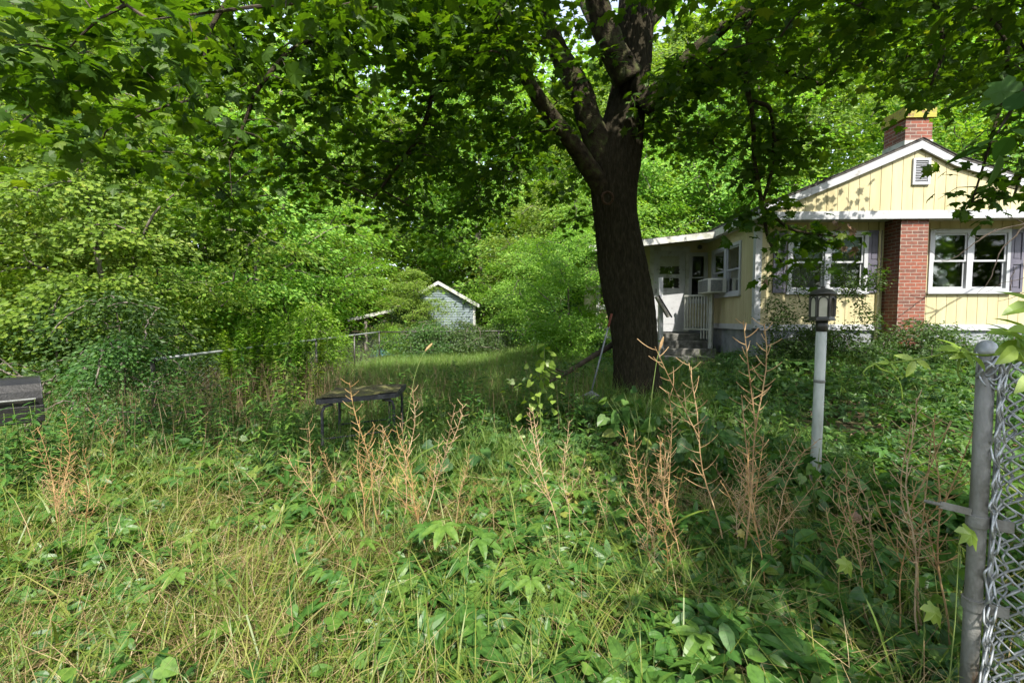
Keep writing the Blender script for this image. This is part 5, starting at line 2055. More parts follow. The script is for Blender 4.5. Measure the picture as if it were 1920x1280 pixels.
tag(mb.build('dry_grass', M['straw']), 'straw coloured dead grass woven through the green blades', None, None, 'stuff')

# lawn behind the table and grass of the middle ground
mb = MB()
ld = lambda x, y: sm(5.2, 7.0, y) * np.clip(1 - sm(.8, 3.0, x), .12, 1) * (x > FX + .1)
p = field(60000, 5.2, 16.5, x0=FX, x1=9.3, dens=ld)
N = len(p)
blades(mb, p, rng.uniform(.16, .42, N), rng.uniform(.004, .009, N), np.abs(rng.normal(.15, .2, N)), rng.uniform(.2, 1.4, N), rng.uniform(0, 6.28, N), 3)
p = field(26000, 3.6, 8.5, x0=-9, x1=3.0, dens=lambda x, y: np.clip(.3 + .9 * n2(x, y, .9, 12), 0, 1))
N = len(p)
blades(mb, p, rng.uniform(.2, .55, N), rng.uniform(.003, .007, N), np.abs(rng.normal(.2, .2, N)), rng.uniform(.3, 1.6, N), rng.uniform(0, 6.28, N), 4)
p = field(20000, 8, 32, x0=-26, x1=2.5, dens=lambda x, y: ((x < FX) | (y > 15.5)) * 1.0)
N = len(p)
blades(mb, p, rng.uniform(.2, .6, N), rng.uniform(.008, .016, N), np.abs(rng.normal(.15, .2, N)), rng.uniform(.2, 1.4, N), rng.uniform(0, 6.28, N), 3)
tag(mb.build('lawn', M['lawn']), 'unmown lawn grass between the maple and the back fence', None, None, 'stuff')

# brown dead weeds
mb = MB()
bd_ = lambda x, y: np.clip(np.exp(-((x + 3.6) ** 2 / 3.2 + (y - 6.4) ** 2 / 1.6)) + .45 * np.exp(-((x + .3) ** 2 / 1.6 + (y - 6.3) ** 2 / .9)) + .25 * np.exp(-((x + 3.4) ** 2 / 2 + (y - 4.6) ** 2 / .8)), 0, 1)
p = field(1700, 3.6, 9, x0=-7, x1=3, dens=bd_)
N = len(p)
blades(mb, p, rng.uniform(.35, .95, N), rng.uniform(.0025, .005, N), np.abs(rng.normal(.14, .12, N)), rng.normal(.1, .3, N), rng.uniform(0, 6.28, N), 4)
p = field(4500, 3.6, 9, x0=-7, x1=3, dens=bd_)
N = len(p)
p[:, 2] += rng.uniform(.2, .75, N)
blades(mb, p, rng.uniform(.06, .2, N), rng.uniform(.002, .004, N), rng.uniform(.3, 1.1, N), rng.normal(-.3, .3, N), rng.uniform(0, 6.28, N), 3)
tag(mb.build('dry_weeds', M['brownweed']), 'brown dead weed stems standing around the table and the tall green weeds', None, None, 'stuff')


# ------------------------------------------------------------------ ground cover
def cover(mb, tmpl, p, h0, h1, size, tilt=.45, droop=.3, r=None, ssd=.25, bias=0.0):
    N = len(p)
    q = p.copy()
    lump = np.clip(.55 + .5 * n2(p[:, 0], p[:, 1], 1.9, 15), .1, 1.2)
    q[:, 2] += h0 + (h1 - h0) * rng.random(N) * lump
    nrm = np.array([0, -.15, 1]) + rng.normal(0, tilt, (N, 3))
    d = rng.normal(0, 1, (N, 3))
    d[:, 2] = -droop + rng.normal(0, .2, N)
    mb.scatter(tmpl[0], tmpl[1], q, frames(d, nrm), size * np.clip(rng.normal(1, ssd, N), .4, 1.7), np.clip(rng.beta(2, 2.3, N) + bias, 0, 1))


mb = MB()
mid = lambda x, y: sm(edge(x) - .7, edge(x) + .3, y) * np.clip(.65 + .55 * n2(x, y, .8, 21), .15, 1) * (1 - .85 * sm(6.2, 7.5, y) * (1 - sm(-.5, 1.5, x))) * np.clip(1 - .9 * ((np.abs(x - 4.35) < .75) & (y > 8.6)), 0, 1)
cover(mb, HEART, field(16000, 2.9, 10.5, x0=-5.5, x1=11.5, dens=mid), .03, .34, .068)
cover(mb, PALM3, field(8000, 2.9, 10.2, x0=-5.5, x1=11.5, dens=mid), .05, .36, .075)
cover(mb, PALM5, field(2600, 2.9, 8.5, x0=-4, x1=9, dens=mid), .06, .36, .085)
cover(mb, OVATE, field(12000, 4.0, 10.5, x0=-5.5, x1=11.5, dens=mid), .03, .42, .085)
tag(mb.build('ground_cover', M['cover']), 'shaded creeping ground cover under the maple', None, None, 'stuff')
mb = MB()
fd = lambda x, y: np.clip(.25 + .9 * n2(x, y, 1.0, 31), 0, 1) * np.clip(1.1 - sm(edge(x) - .2, edge(x) + .6, y), 0, 1)
cover(mb, PALM5, field(1700, 1.3, 4.4, dens=lambda x, y: fd(x, y) * (.35 + .65 * np.exp(-((x - .1) / 1.5) ** 2))), .14, .30, .10, tilt=.4, bias=.0)
cover(mb, PALM5, field(650, 2.4, 4.5, x0=-.8, x1=1.3, dens=lambda x, y: np.exp(-((x - .15) ** 2 / .5 + (y - 3.5) ** 2 / .25))), .12, .34, .08, tilt=.3, bias=.15)
cover(mb, HEART, field(1800, 1.3, 4.3, dens=fd), .12, .32, .055, tilt=.45, bias=.1)
cover(mb, PALM5, field(800, 1.3, 4.3, x0=-5, x1=-.6, dens=lambda x, y: np.clip(.2 + n2(x, y, 1.5, 44), 0, 1)), .12, .30, .075, tilt=.45, bias=.08)
cover(mb, OVATE, field(4600, 1.3, 4.3, dens=lambda x, y: fd(x, y) * .6 + .4), .06, .28, .065, tilt=.55, bias=.05)
cover(mb, OVATE, field(2200, 1.2, 3.8, x0=.7, x1=2.9), .03, .42, .10, tilt=.55, bias=-.15)
cover(mb, PALM3, field(1100, 1.2, 3.8, x0=.7, x1=2.9), .05, .4, .095, tilt=.5, bias=-.12)
tag(mb.build('creeper_leaves', M['creeper']), 'five fingered creeper leaves spread through the foreground grass', None, None, 'stuff')
mb = MB()
p = field(2400, 1.2, 7, dens=lambda x, y: .5)
cover(mb, MAPLE, p, .0, .07, .075, tilt=.5)
tag(mb.build('leaf_litter', M['deadleaf']), 'fallen brown leaves on the soil', None, None, 'stuff')


# ------------------------------------------------------------------ individual plants
def creeper_proto():
    r = np.random.default_rng(5)
    root = bpy.data.objects.new('creeper_plant', None)
    col.objects.link(root)
    st, lf = MB(), MB()
    for k in range(8):
        a = k * 2.4 + .3
        u = np.linspace(0, 1, 6)[:, None]
        top_ = np.array([.13 * math.cos(a), .13 * math.sin(a), .22 + .015 * k + .05 * math.sin(k * 2)])
        st.tube(np.array([0, 0, 0]) * (1 - u) + top_ * u + np.array([0, 0, .05]) * np.sin(u * 3.1), np.linspace(.004, .002, 6), 5, cap=False)
        nrm = np.array([[.5 * math.cos(a), .5 * math.sin(a) - .25, 1.0]])
        d = np.array([[math.cos(a), math.sin(a), -.25]])
        lf.scatter(PALM5[0], PALM5[1], top_[None], frames(d, nrm), [.098 + .02 * math.sin(k * 3)], [.15 + .09 * k])
    st.build('stems', M['stem'], root)
    lf.build('leaves', M['creeper'], root)
    return root


cpr = creeper_proto()
CP = [(850, 1075, 2.35, 'largest five fingered creeper plant low in the centre of the grass', 1.15), (590, 945, 2.9, 'creeper plant in the grass left of the dry stalk clump', .95), (1050, 1090, 2.3, 'creeper plant right of the largest centre creeper', .95),
      (375, 1130, 2.1, 'creeper plant with upright leaf in the lower left grass', .8), (350, 880, 3.4, 'pale creeper plant at the edge of the shade on the left', .9), (1150, 870, 3.6, 'creeper plant in the dark cover below the maple', .9),
      (1000, 1165, 2.05, 'low creeper plant near the bottom centre edge', .85), (640, 1120, 2.2, 'flat creeper plant left of the largest centre creeper', .85)]
for i, (px, py, Y, lb_, s) in enumerate(CP):
    o = cpr if i == 0 else copy_tree(cpr)
    x = P(px, py, Y)[0]
    o.location = (x, Y, float(H(x, Y)))
    o.rotation_euler = (0, 0, i * 2.1)
    o.scale = (s, s, s)
    tag(o, lb_, 'creeper', 'creeper plants in the grass')


# dry branching stalks
def stalk_proto(seed, h, nb, spread, br_l, fork=0):
    r = np.random.default_rng(seed)
    mb = MB()
    axes = []
    u = np.linspace(0, 1, 14)
    main = np.stack([.05 * h * np.sin(u * 2.5 + seed) + .012 * np.sin(u * 11 + seed), .04 * h * np.cos(u * 2 + seed) + .01 * np.cos(u * 13), u * h], 1)
    main -= main[0]
    axes.append((main, .0038, .42))
    for k in range(fork):
        t = r.uniform(.38, .7)
        p0, tg = along(main, np.array([t]))
        a = r.uniform(0, 6.28)
        L = h * r.uniform(.28, .5)
        v = np.linspace(0, 1, 9)[:, None]
        d = np.array([math.cos(a) * spread, math.sin(a) * spread, 1.0]) * r.uniform(.75, 1.1)
        q = p0 + d * L * v + np.array([0, 0, .12 * L]) * v ** 2
        axes.append((q, .0026, .12))
    for q, rad, t0 in axes:
        mb.tube(q, np.linspace(rad, rad * .45, len(q)), 6)
        L = np.linalg.norm(q[-1] - q[0])
        n = int(nb * L / h) + 4
        for j in range(n):
            t = t0 + (1 - t0) * (j + .5) / n
            p0, tg = along(q, np.array([t]))
            a = j * 2.4 + r.normal(0, .4)
            l = br_l * r.uniform(.6, 1.2) * (1.15 - .5 * t)
            d = np.array([math.cos(a), math.sin(a), .35])
            w = np.linspace(0, 1, 5)[:, None]
            c = p0 + d * l * w * [1, 1, .7] + np.array([0, 0, r.uniform(.25, .7) * l]) * w ** 1.8
            mb.tube(c, np.linspace(.0016, .0012, 5), 5)
    return mb.mesh('dry_stalk', M['stalk'])


sp = [stalk_proto(1, 1.0, 30, .40, .075), stalk_proto(2, 1.0, 26, .42, .065, 1), stalk_proto(3, 1.0, 22, .5, .06, 3), stalk_proto(4, 1.0, 24, .45, .085, 1), stalk_proto(5, 1.0, 30, .4, .06, 2), stalk_proto(6, 1.0, 20, .55, .07, 2)]
ST = [  # px_base, px_top, py_top, Y, proto, label, group
    (1388, 1374, 606, 2.35, 0, 'tallest dry branching stalk standing before the steps', None),
    (1372, 1296, 688, 2.40, 3, 'dry stalk leaning left across the tallest one', None),
    (1235, 1212, 735, 2.45, 1, 'upright dry stalk below the maple trunk', None),
    (1262, 1150, 812, 2.30, 2, 'dry stalk leaning far left below the maple trunk', None),
    (1300, 1255, 830, 2.25, 2, 'dense dry stalk tangled left of the tallest stalk', None),
    (1420, 1530, 852, 2.20, 1, 'dry stalk leaning right toward the lamp post foot', None),
    (1330, 1480, 800, 2.6, 3, 'thin dry stalk arching right behind the tallest stalk', None),
    (720, 690, 712, 2.75, 0, 'tall dry stalk in front of the card table', None),
    (745, 742, 725, 2.80, 1, 'dry stalk right of the tall one before the card table', None),
    (770, 838, 748, 2.75, 3, 'dry stalk leaning right beside the card table', None),
    (700, 664, 800, 2.6, 2, 'short bushy dry stalk at the table front legs', None),
    (1062, 1010, 770, 2.70, 2, 'bushy dry stalk left of the maple foot', None),
    (1080, 1075, 830, 2.65, 1, 'small dry stalk just right of the bushy one left of the maple', None),
    (120, 48, 805, 2.55, 2, 'dry stalk leaning left near the grill', None),
    (110, 100, 770, 2.75, 0, 'tall thin dry stalk under the grill', None),
    (150, 140, 840, 2.45, 2, 'bushy dry stalk in the sunny grass at left', None),
    (655, 548, 842, 2.5, 3, 'single dry stalk leaning left in the open grass', None),
    (1640, 1626, 870, 1.95, 1, 'grey dry stalk right of the lamp post foot', None),
    (1660, 1600, 850, 2.2, 2, 'spreading dry stalk behind the grey one', None),
    (1752, 1738, 760, 1.75, 0, 'tall reddish dry stalk beside the fence post', None),
    (1768, 1720, 800, 1.85, 2, 'bushy dry stalk next to the fence post', None),
    (1800, 1790, 790, 1.7, 3, 'dry stalk touching the fence post', None),
    (1585, 1560, 940, 2.0, 3, 'low dry stalk in the dark leaves below the lamp post', None),
    (212, 205, 790, 3.6, 3, 'small dry stalk in shade right of the grill', None),
    (1690, 1702, 905, 1.8, 1, 'short dry stalk amid the vines left of the fence post', None),
]
for k_ in range(11):
    pb_ = rng.uniform(1150, 1520)
    ST.append((pb_, pb_ + rng.uniform(-60, 60), rng.uniform(820, 960), rng.uniform(2.0, 2.8), k_ % 4, 'short dry stalk tangled among the feet of the tallest dry stalks', None))
for k_ in range(6):
    pb_ = rng.uniform(640, 860)
    ST.append((pb_, pb_ + rng.uniform(-50, 50), rng.uniform(790, 900), rng.uniform(2.4, 3.0), k_ % 4, 'short dry stalk in the clump at the foot of the card table', None))
for k_ in range(4):
    pb_ = rng.uniform(20, 190)
    ST.append((pb_, pb_ + rng.uniform(-50, 50), rng.uniform(830, 900), rng.uniform(2.3, 3.0), k_ % 4, 'short dry stalk in the grass at the left edge below the grill', None))
for i, (pb, pt_, py_, Y, k, lb_, g_) in enumerate(ST):
    b = P(pb, 1000, Y)
    zb_ = float(H(b[0], Y))
    t = P(pt_, py_, Y - .05)
    o = bpy.data.objects.new('dry_stalk', sp[k if i % 3 else {0: 4, 1: 5, 2: 2, 3: 4}[k]])
    col.objects.link(o)
    o.location = (b[0], Y, zb_)
    d = Vector((t[0] - b[0], t[1] - Y, t[2] - zb_))
    o.rotation_mode = 'QUATERNION'
    o.rotation_quaternion = d.to_track_quat('Z', 'Y') @ Matrix.Rotation(i * 1.9, 3, 'Z').to_quaternion()
    s = d.length
    o.scale = (s, s, s)
    tag(o, lb_, 'dry stalk', 'dry branching stalks in the foreground')


# tall green weeds with long drooping leaves
def weed_proto(seed, h, n, ll, feather=False):
    r = np.random.default_rng(seed)
    root = bpy.data.objects.new('tall_weed', None)
    col.objects.link(root)
    st, lf = MB(), MB()
    u = np.linspace(0, 1, 10)
    q = np.stack([.06 * h * np.sin(u * 2 + seed), .05 * h * np.sin(u * 3 + 2 * seed), u * h], 1)
    q -= q[0]
    st.tube(q, np.linspace(.006, .002, 10), 6)
    t = np.sort(r.uniform(.08, 1, n))
    p_, tg = along(q, t)
    a = np.arange(n) * 2.4 + r.normal(0, .3, n)
    el = r.uniform(-.1, .5, n)
    d = np.stack([np.cos(a), np.sin(a), el], 1)
    nr = np.stack([-np.cos(a) * .4, -np.sin(a) * .4, np.ones(n)], 1) + r.normal(0, .2, (n, 3))
    lf.scatter(LANCE[0] * ([1, 1, 1] if not feather else [1.4, 1, .6]), LANCE[1], p_, frames(d, nr), ll * (1.15 - .55 * t) * r.uniform(.75, 1.2, n), r.beta(2, 2, n))
    st.build('stem', M['stem'], root)
    lf.build('leaves', M['brightbush' if feather else 'creeper'], root)
    return root


wp = [weed_proto(1, 1.15, 62, .165), weed_proto(2, .85, 46, .15), weed_proto(3, 1.3, 420, .11, True)]
wused = set()


def weed(k, px, Y, s, lb_, g_, i):
    o = wp[k]
    if o.name in wused:
        o = copy_tree(o)
    wused.add(o.name)
    x = P(px, 700, Y)[0]
    o.location = (x, Y, float(H(x, Y)))
    o.rotation_euler = (rng.normal(0, .06), rng.normal(0, .06), i * 1.7)
    o.scale = (s, s, s)
    tag(o, lb_, 'weed', g_)


A_ = 'tall leafy green weed in the clump left of the card table'
for i, (px, Y, s) in enumerate(((498, 4.2, 1.0), (520, 4.05, .9), (545, 4.3, 1.02), (560, 4.1, .78), (480, 4.0, .7), (510, 3.9, .55), (552, 3.95, .6), (530, 4.4, 1.08))):
    weed(0, px, Y, s, A_, 'leafy weeds left of the table', i)
B_ = 'low green weed in the shaded thicket on the left, before the dark bushes'
for i, (px, Y, s) in enumerate(((300, 4.6, .8), (335, 4.8, .9), (370, 4.5, .85), (400, 4.7, .8), (430, 4.5, .75), (255, 5.0, .8), (200, 5.2, .9), (350, 5.3, 1.0), (440, 5.4, .95), (160, 4.7, .8), (60, 3.5, .85), (20, 3.4, .9), (95, 3.6, .8), (120, 4.0, .85), (40, 3.2, .7), (5, 3.1, .75), (230, 4.4, .8), (280, 5.0, 1.05), (320, 5.4, 1.1), (375, 5.2, 1.05), (410, 5.0, .95), (180, 4.3, .75), (75, 3.3, .65), (140, 4.2, .9), (30, 3.45, 1.0), (62, 3.3, .85), (90, 3.5, .95), (10, 3.35, .95), (48, 3.6, 1.0), (75, 3.1, .7), (110, 3.4, .8), (270, 4.2, .75), (330, 4.3, .8), (390, 4.2, .8), (430, 4.0, .7), (220, 3.9, .7))):
    weed(1, px, Y, s, B_, 'weeds in the left thicket', i)
D_ = 'low green weed in the rough growth between the card table and the maple'
for i in range(40):
    weed(1, rng.uniform(700, 1110), rng.uniform(4.6, 7.2), rng.uniform(.6, 1.0), D_, 'weeds between table and maple', i)
F_ = 'low green weed in the shady growth between the maple, the lamp post and the house'
for i in range(26):
    weed(1, rng.uniform(1270, 1800), rng.uniform(4.6, 7.8), rng.uniform(.5, .85), F_, 'weeds before the house', i)
E_ = 'green weed growing up around the legs of the card table'
for i, (px, Y, s) in enumerate(((600, 4.05, .6), (640, 3.95, .55), (670, 4.1, .6), (720, 4.3, .65), (750, 4.6, .7), (590, 4.6, .7), (620, 5.3, .85), (770, 5.2, .8), (615, 3.8, .5), (655, 3.75, .45), (690, 3.85, .5), (735, 3.9, .55), (765, 4.1, .65), (790, 4.4, .7), (580, 3.9, .6), (705, 3.7, .42))):
    weed(1, px, Y, s, E_, 'weeds round the table', i)
C_ = 'feathery bright goldenrod stem in the upright clump behind the brown weeds'
for i, (px, Y, s) in enumerate(((432, 6.6, 1.0), (462, 6.5, 1.08), (478, 7.0, 1.2), (512, 6.6, 1.15), (546, 6.5, 1.12), (566, 6.7, 1.1), (584, 6.9, 1.05), (415, 6.9, .95), (450, 6.9, .92), (468, 7.1, 1.0), (486, 6.8, 1.0), (504, 7.0, 1.08), (520, 6.7, 1.02), (538, 6.9, 1.1), (555, 6.8, 1.02), (572, 7.0, .95), (495, 7.3, 1.05), (530, 7.3, 1.08), (560, 7.2, 1.0), (440, 7.2, .85))):
    weed(2, px, Y, s, C_, 'goldenrod clump by the fence', i)

# climbing vine on a thin stake
cb = P(1010, 800, 4.9)
cg = float(H(cb[0], 4.9))
cv = thing('climbing_vine', (cb[0], 4.9, cg), 'sunlit vine with broad pale leaves climbing a thin stake left of the maple', 'vine')
tz_ = P(1018, 650, 4.9)[2] - cg
u = np.linspace(0, 1, 12)
stk = np.stack([.05 * u + .015 * np.sin(u * 9), .01 * np.cos(u * 8), u * tz_], 1)
mb = MB()
mb.tube(stk, .005, 6)
mb.build('stem', M['stem'], cv)
mb = MB()
leaves_on(mb, HEART, [stk], 34, .085, sh=.07, sv=.04, t0=.3, jit=.5, droop=.7, up=.6, outw=0)
leaves_on(mb, HEART, [stk + np.array([-.06, -.05, -.1])], 40, .06, sh=.13, sv=.1, t0=.1, jit=.5, droop=.5, up=.7, outw=0)
mb.build('leaves', M['vine'], cv)

# broad vine leaves scrambling over stalks in front of the maple
for (px, py, Y, n_, wx, lb_) in ((1530, 905, 3.1, 70, .4, 'leafy vine mound hiding the lamp post foot'), (1800, 1090, 1.75, 60, .3, 'leafy vine growing at the base of the fence post'), (1210, 770, 4.3, 70, .42, 'leafy vine mound hugging the right foot of the maple'), (1320, 800, 3.7, 90, .40, 'broad leaved vine draped behind the tallest dry stalk'), (880, 840, 3.6, 36, .3, 'broad grey green vine leaves in shade below the card table')):
    b = P(px, py, Y)
    g_ = float(H(b[0], Y))
    vm = thing('vine_mound', (b[0], Y, g_), lb_, 'vine', 'vine mounds before the maple')
    hh = max(.25, b[2] - g_ + .25)
    bs = []
    st = MB()
    for k in range(10):
        a = k * 2.4
        e = np.array([wx * math.cos(a) * rng.uniform(.3, 1), wx * .6 * math.sin(a), hh * rng.uniform(.4, 1)])
        q = np.array([(0, 0, 0), e * .5 + [0, 0, .08], e])
        st.tube(q, [.004, .003, .002], 5)
        bs.append(q)
    st.build('stems', M['stem'], vm)
    mb = MB()
    leaves_on(mb, HEART, bs, n_ // 7, .055 if Y < 2.5 else (.075 if Y < 3.4 else .09), sh=.1, sv=.06, t0=.2, jit=.5, droop=.7, up=.5, outw=0)
    mb.build('leaves', M['cover'], vm)

# seed-headed grass stems and arching blades
for (pts_, w_, lb_) in (([(1212, 860, 2.6), (1222, 740, 2.6), (1232, 670, 2.6), (1245, 628, 2.6)], .003, 'tall green grass stem with pale seed head before the maple'),
                        ([(740, 900, 2.5), (762, 790, 2.5), (778, 700, 2.5), (795, 660, 2.5), (812, 642, 2.5)], .0024, 'thin arching grass stem with nodding seed head above the card table')):
    q = np.array([P(*a) for a in pts_])
    g_ = float(H(q[0][0], q[0][1]))
    o = thing('seed_grass', (q[0][0], q[0][1], g_), lb_, 'grass stem', 'seed headed grass stems')
    q = np.concatenate([[[q[0][0] - .01, q[0][1], g_]], q]) - np.array([q[0][0], q[0][1], g_])
    u = np.linspace(0, len(q) - 1, 30)
    q = np.stack([smooth1(np.interp(u, np.arange(len(q)), q[:, k]), 3) for k in range(3)], 1)
    mb = MB()
    mb.tube(q, np.linspace(w_, w_ * .6, len(q)), 6)
    mb.build('stem', M['stem'], o, smooth=True)
    mb = MB()
    mb.tube(q[-6:], [w_, w_ * 2.2, w_ * 2.4, w_ * 2.2, w_ * 1.6, w_ * .5], 7, disp=lambda a, t: 1 + .25 * np.sin(5 * a + t * 60))
    mb.build('seed_head', M['stalk'], o)
for (px, py, Y, L, lb_) in ((30, 880, 2.6, .30, 'broad arching grass blade at the left edge under the grill'), (700, 760, 2.9, .5, 'folded broad grass blade across the card table front'), (1200, 905, 2.3, .32, 'broad pale blade bending over the dark cover below the maple')):
    b = P(px, py, Y)
    g_ = float(H(b[0], Y))
    o_ = np.array([b[0], Y, g_])
    mb = MB()
    hh = b[2] - g_
    blades(mb, np.zeros((1, 3)), np.array([hh * 1.5]), np.array([.016]), np.array([.1]), np.array([2.3]), np.array([.2]), 14, np.array([.4]))
    o = mb.build('grass_blade', M['grass'])
    o.location = o_
    tag(o, lb_, 'grass blade', 'broad arching grass blades')

# dead and yellow leaves caught on stalks
dz_ = [(1600, 960, 2.0, 'deadleaf', .06, 'brown withered leaf hanging below the lamp post'), (742, 895, 2.6, 'yellowleaf', .055, 'pale yellow leaf on the stalks before the table'), (1385, 992, 2.2, 'yellowleaf', .05, 'yellow leaf at the foot of the tallest dry stalk'), (1575, 1045, 1.9, 'vine', .085, 'bright lobed leaf in the dark vines lower right'),
       (1735, 1130, 1.55, 'vine', .085, 'large yellow green lobed leaf left of the fence post'), (1800, 985, 1.4, 'vine', .08, 'yellow green leaf under the latch bar')]
for px, py, Y, m_, s, lb_ in dz_:
    b = P(px, py, Y)
    g_ = float(H(b[0], Y))
    o = thing('lone_leaf', (b[0], Y, g_), lb_, 'leaf', 'single coloured leaves on the stalks')
    mb = MB()
    mb.tube([(0, .02, 0), (.01, .01, (b[2] - g_) * .6), (0, 0, b[2] - g_)], [.0022, .0018, .0012], 5)
    mb.build('stem', M['stem'], o)
    mb = MB()
    for k in range(1):
        mb.scatter(MAPLE[0] * [1, 1, 2], MAPLE[1], np.array([[.02 * k, -.004 - .01 * k, b[2] - g_ - .03 * k]]), frames(np.array([[.3 - .7 * k, -.3, -.55]]), np.array([[.1, -.8, .6]])), [s * (1 - .3 * k)], [rng.random()])
    mb.build('blade', M[m_], o)

# vine tendrils at the fence post
vb_ = [P(1990, 668, .95), P(1920, 652, .97), P(1850, 668, 1.0), P(1790, 658, 1.0), P(1730, 672, 1.0), P(1672, 680, .99), P(1630, 682, .98)]
o_ = np.array([vb_[1][0], vb_[1][1], float(H(vb_[1][0], vb_[1][1]))])
fv = thing('fence_vine', o_, 'yellow green vine shoot with curling tendrils reaching left over the fence post cap', 'vine')
vb_ = np.array(vb_)
u = np.linspace(0, len(vb_) - 1, 40)
q = np.stack([smooth1(np.interp(u, np.arange(len(vb_)), vb_[:, k]), 4) for k in range(3)], 1)
mb = MB()
mb.tube(q - o_, np.linspace(.003, .0015, len(q)), 7)
for cpts in ([(1640, 682, .98), (1650, 692, .98), (1675, 700, .98), (1690, 722, .98), (1692, 752, .98)], [(1640, 682, .98), (1625, 690, .97), (1618, 698, .97), (1622, 705, .97)], [(1800, 660, 1.0), (1795, 700, 1.0), (1805, 715, 1.0), (1785, 722, 1.0), (1770, 718, 1.0)]):
    c = np.array([P(*a) for a in cpts]) - o_
    u2 = np.linspace(0, len(c) - 1, 16)
    c = np.stack([smooth1(np.interp(u2, np.arange(len(c)), c[:, k]), 2) for k in range(3)], 1)
    mb.tube(c, np.linspace(.0024, .001, len(c)), 6)
mb.tube(np.array([(0.35, -.1, 0), (.3, -.1, .8), tuple(q[0] - o_)]), [.004, .004, .003], 6)
mb.build('stem', M['vine'], fv, smooth=True)
mb = MB()
for (px, py, Y, s, dx, dz2) in ((1925, 640, .95, .075, -1, -.2), (1905, 650, .93, .085, .4, -.8), (1900, 628, .95, .06, -1, .25), (1950, 630, .93, .09, -.6, .2), (1800, 655, 1.0, .055, -1, .15), (1820, 664, 1.0, .05, -1, .0), (1715, 674, 1.0, .04, -.5, -.8), (1668, 680, .99, .03, -1, .1), (1945, 570, .95, .08, -1, -.1), (1960, 690, .92, .08, -.8, -.4)):
    mb.scatter(PALM3[0], PALM3[1], (P(px, py, Y) - o_)[None], frames(np.array([[dx, -.25, dz2]]), np.array([[.1, -.6, .8]])), [s], [rng.random()])
mb.build('leaves', M['vine'], fv)

# oak-like branch hanging in from the right, plus unseen twigs added to shade the ground
ob = [P(2250, -150, 2.2), P(2050, 40, 2.15), P(1950, 130, 2.1), P(1900, 200, 2.05), P(1870, 250, 2.0)]
ov = thing('overhanging_branch', ob[0], 'bright green leafy branch poking in at the upper right edge, with unseen twigs added for shade', 'branch')
o_ = np.array(ob[0])
ob = np.array(ob) - o_
mb = MB()
mb.tube(np.concatenate([[ob[0] + [1.2, -1.0, -.5]], ob]), np.linspace(.03, .003, len(ob) + 1), 8)
sub = [ob]
for k in range(40):
    e = np.array([rng.uniform(-1.6, .4), rng.uniform(-3.5, -1.35), rng.uniform(.15, .8)])
    q = np.array([ob[0] + [.5, -.5, -.2], e * .5 + [.1, -.1, .15], e])
    mb.tube(q, [.015, .01, .003], 6)
    sub.append(q)
mb.build('twig_sprays', M['twig'], ov)
mb = MB()
leaves_on(mb, OVATE, [ob[2:]], 16, .12, sh=.06, sv=.05, t0=.0, jit=.4, droop=.4, outw=0)
leaves_on(mb, MAPLE, [ob[1:4]], 10, .12, sh=.09, sv=.06, t0=.1, jit=.4, droop=.4, outw=0)
leaves_on(mb, MAPLE, sub[1:], 70, .12, sh=.24, sv=.1, t0=.3, jit=.4, droop=.4, outw=0)
mb.build('leaves', M['bush'], ov)

# bare dead branch before the right window
bq = [np.array([P(*a) for a in s_]) for s_ in ([(1990, 380, 8.3), (1925, 420, 8.3), (1870, 430, 8.3), (1830, 452, 8.3), (1800, 478, 8.3), (1770, 492, 8.3), (1745, 470, 8.3)],
                                             [(1925, 420, 8.3), (1900, 446, 8.3), (1872, 475, 8.3), (1862, 510, 8.3), (1850, 535, 8.3), (1832, 550, 8.3)],
                                             [(1990, 500, 8.3), (1925, 520, 8.3), (1880, 530, 8.3), (1850, 548, 8.3)], [(1870, 430, 8.3), (1835, 448, 8.3), (1812, 440, 8.3)], [(1990, 540, 8.3), (1920, 548, 8.3), (1895, 560, 8.3), (1870, 565, 8.3)],
                                             [(1895, 545, 8.3), (1896, 520, 8.3), (1905, 500, 8.3)], [(1880, 590, 8.3), (1905, 575, 8.3), (1960, 560, 8.3)], [(1925, 420, 8.3), (1890, 405, 8.3), (1885, 390, 8.3)])]
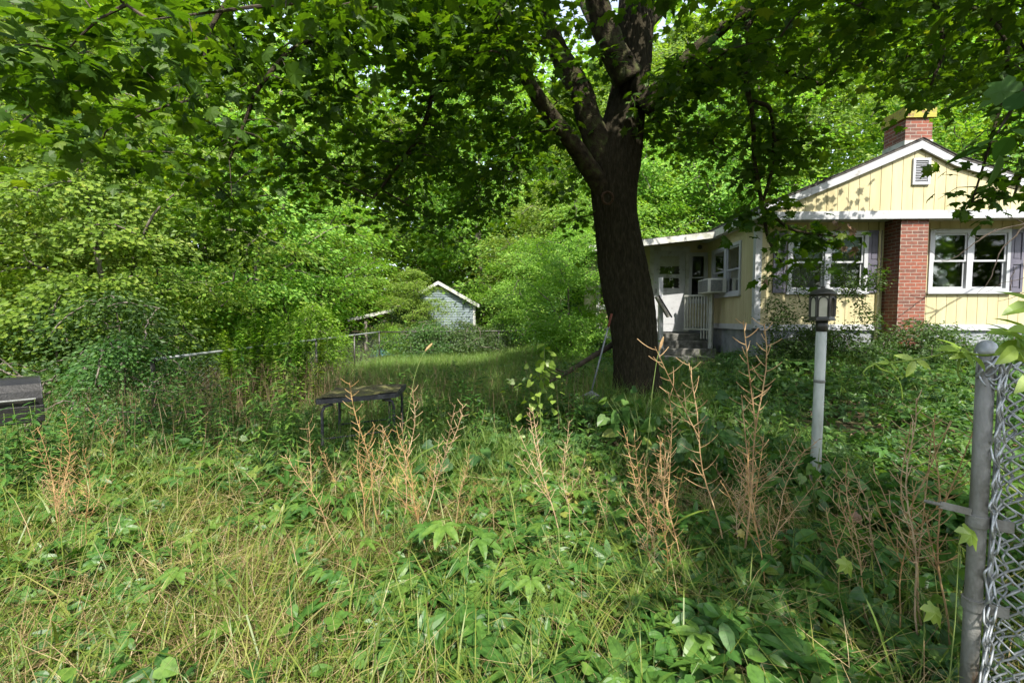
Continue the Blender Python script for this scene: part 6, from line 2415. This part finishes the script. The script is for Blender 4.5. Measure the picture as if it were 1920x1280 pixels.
db = thing('dead_branch', bq[0][0], 'bare dark dead branch spreading in front of the right window', 'branch')
mb = MB()
for i, q in enumerate(bq):
    u = np.linspace(0, len(q) - 1, 20)
    q = np.stack([np.interp(u, np.arange(len(q)), q[:, k]) for k in range(3)], 1) + rng.normal(0, .006, (20, 3))
    mb.tube(q - bq[0][0], np.linspace(.014 if i < 2 else .009, .003, 20), 6)
mb.tube(np.array([(0, 0, 0), (.9, .1, .3), (2.2, .2, .2)]), [.016, .025, .04], 7)
mb.build('twig_sprays', M['twig'], db)

# ------------------------------------------------------------------ light, sky, view
tosun = Vector((0.30, -1.0, 1.26)).normalized()
sd = bpy.data.lights.new('sun', 'SUN')
sd.energy = 3.25
sd.angle = R(0.55)
sd.color = (1.0, 0.94, 0.84)
so_ = bpy.data.objects.new('sun', sd)
col.objects.link(so_)
so_.rotation_mode = 'QUATERNION'
so_.rotation_quaternion = tosun.to_track_quat('Z', 'Y')
so_.location = (5, -10, 20)
w = bpy.data.worlds.new('World')
scene.world = w
w.use_nodes = True
nt = w.node_tree
bg = nt.nodes['Background']
sky = nt.nodes.new('ShaderNodeTexSky')
sky.sky_type = 'NISHITA'
sky.sun_disc = False
sky.sun_elevation = math.asin(tosun.z)
sky.sun_rotation = math.atan2(tosun.x, tosun.y)
sky.air_density = 1.0
sky.dust_density = 1.5
hs_ = nt.nodes.new('ShaderNodeHueSaturation')
hs_.inputs['Saturation'].default_value = 0.55
nt.links.new(sky.outputs[0], hs_.inputs['Color'])
nt.links.new(hs_.outputs[0], bg.inputs[0])
bg.inputs[1].default_value = 0.15
vs = scene.view_settings
vs.view_transform = 'Standard'
vs.look = 'None'
vs.exposure = 1.78
vs.gamma = 1.0
scene.cycles.max_bounces = 8
scene.cycles.diffuse_bounces = 5
scene.cycles.glossy_bounces = 2
scene.cycles.transmission_bounces = 6
scene.cycles.transparent_max_bounces = 8
scene.cycles.use_denoising = True
scene.cycles.sample_clamp_indirect = 8
scene.cycles.caustics_reflective = False
scene.cycles.caustics_refractive = False
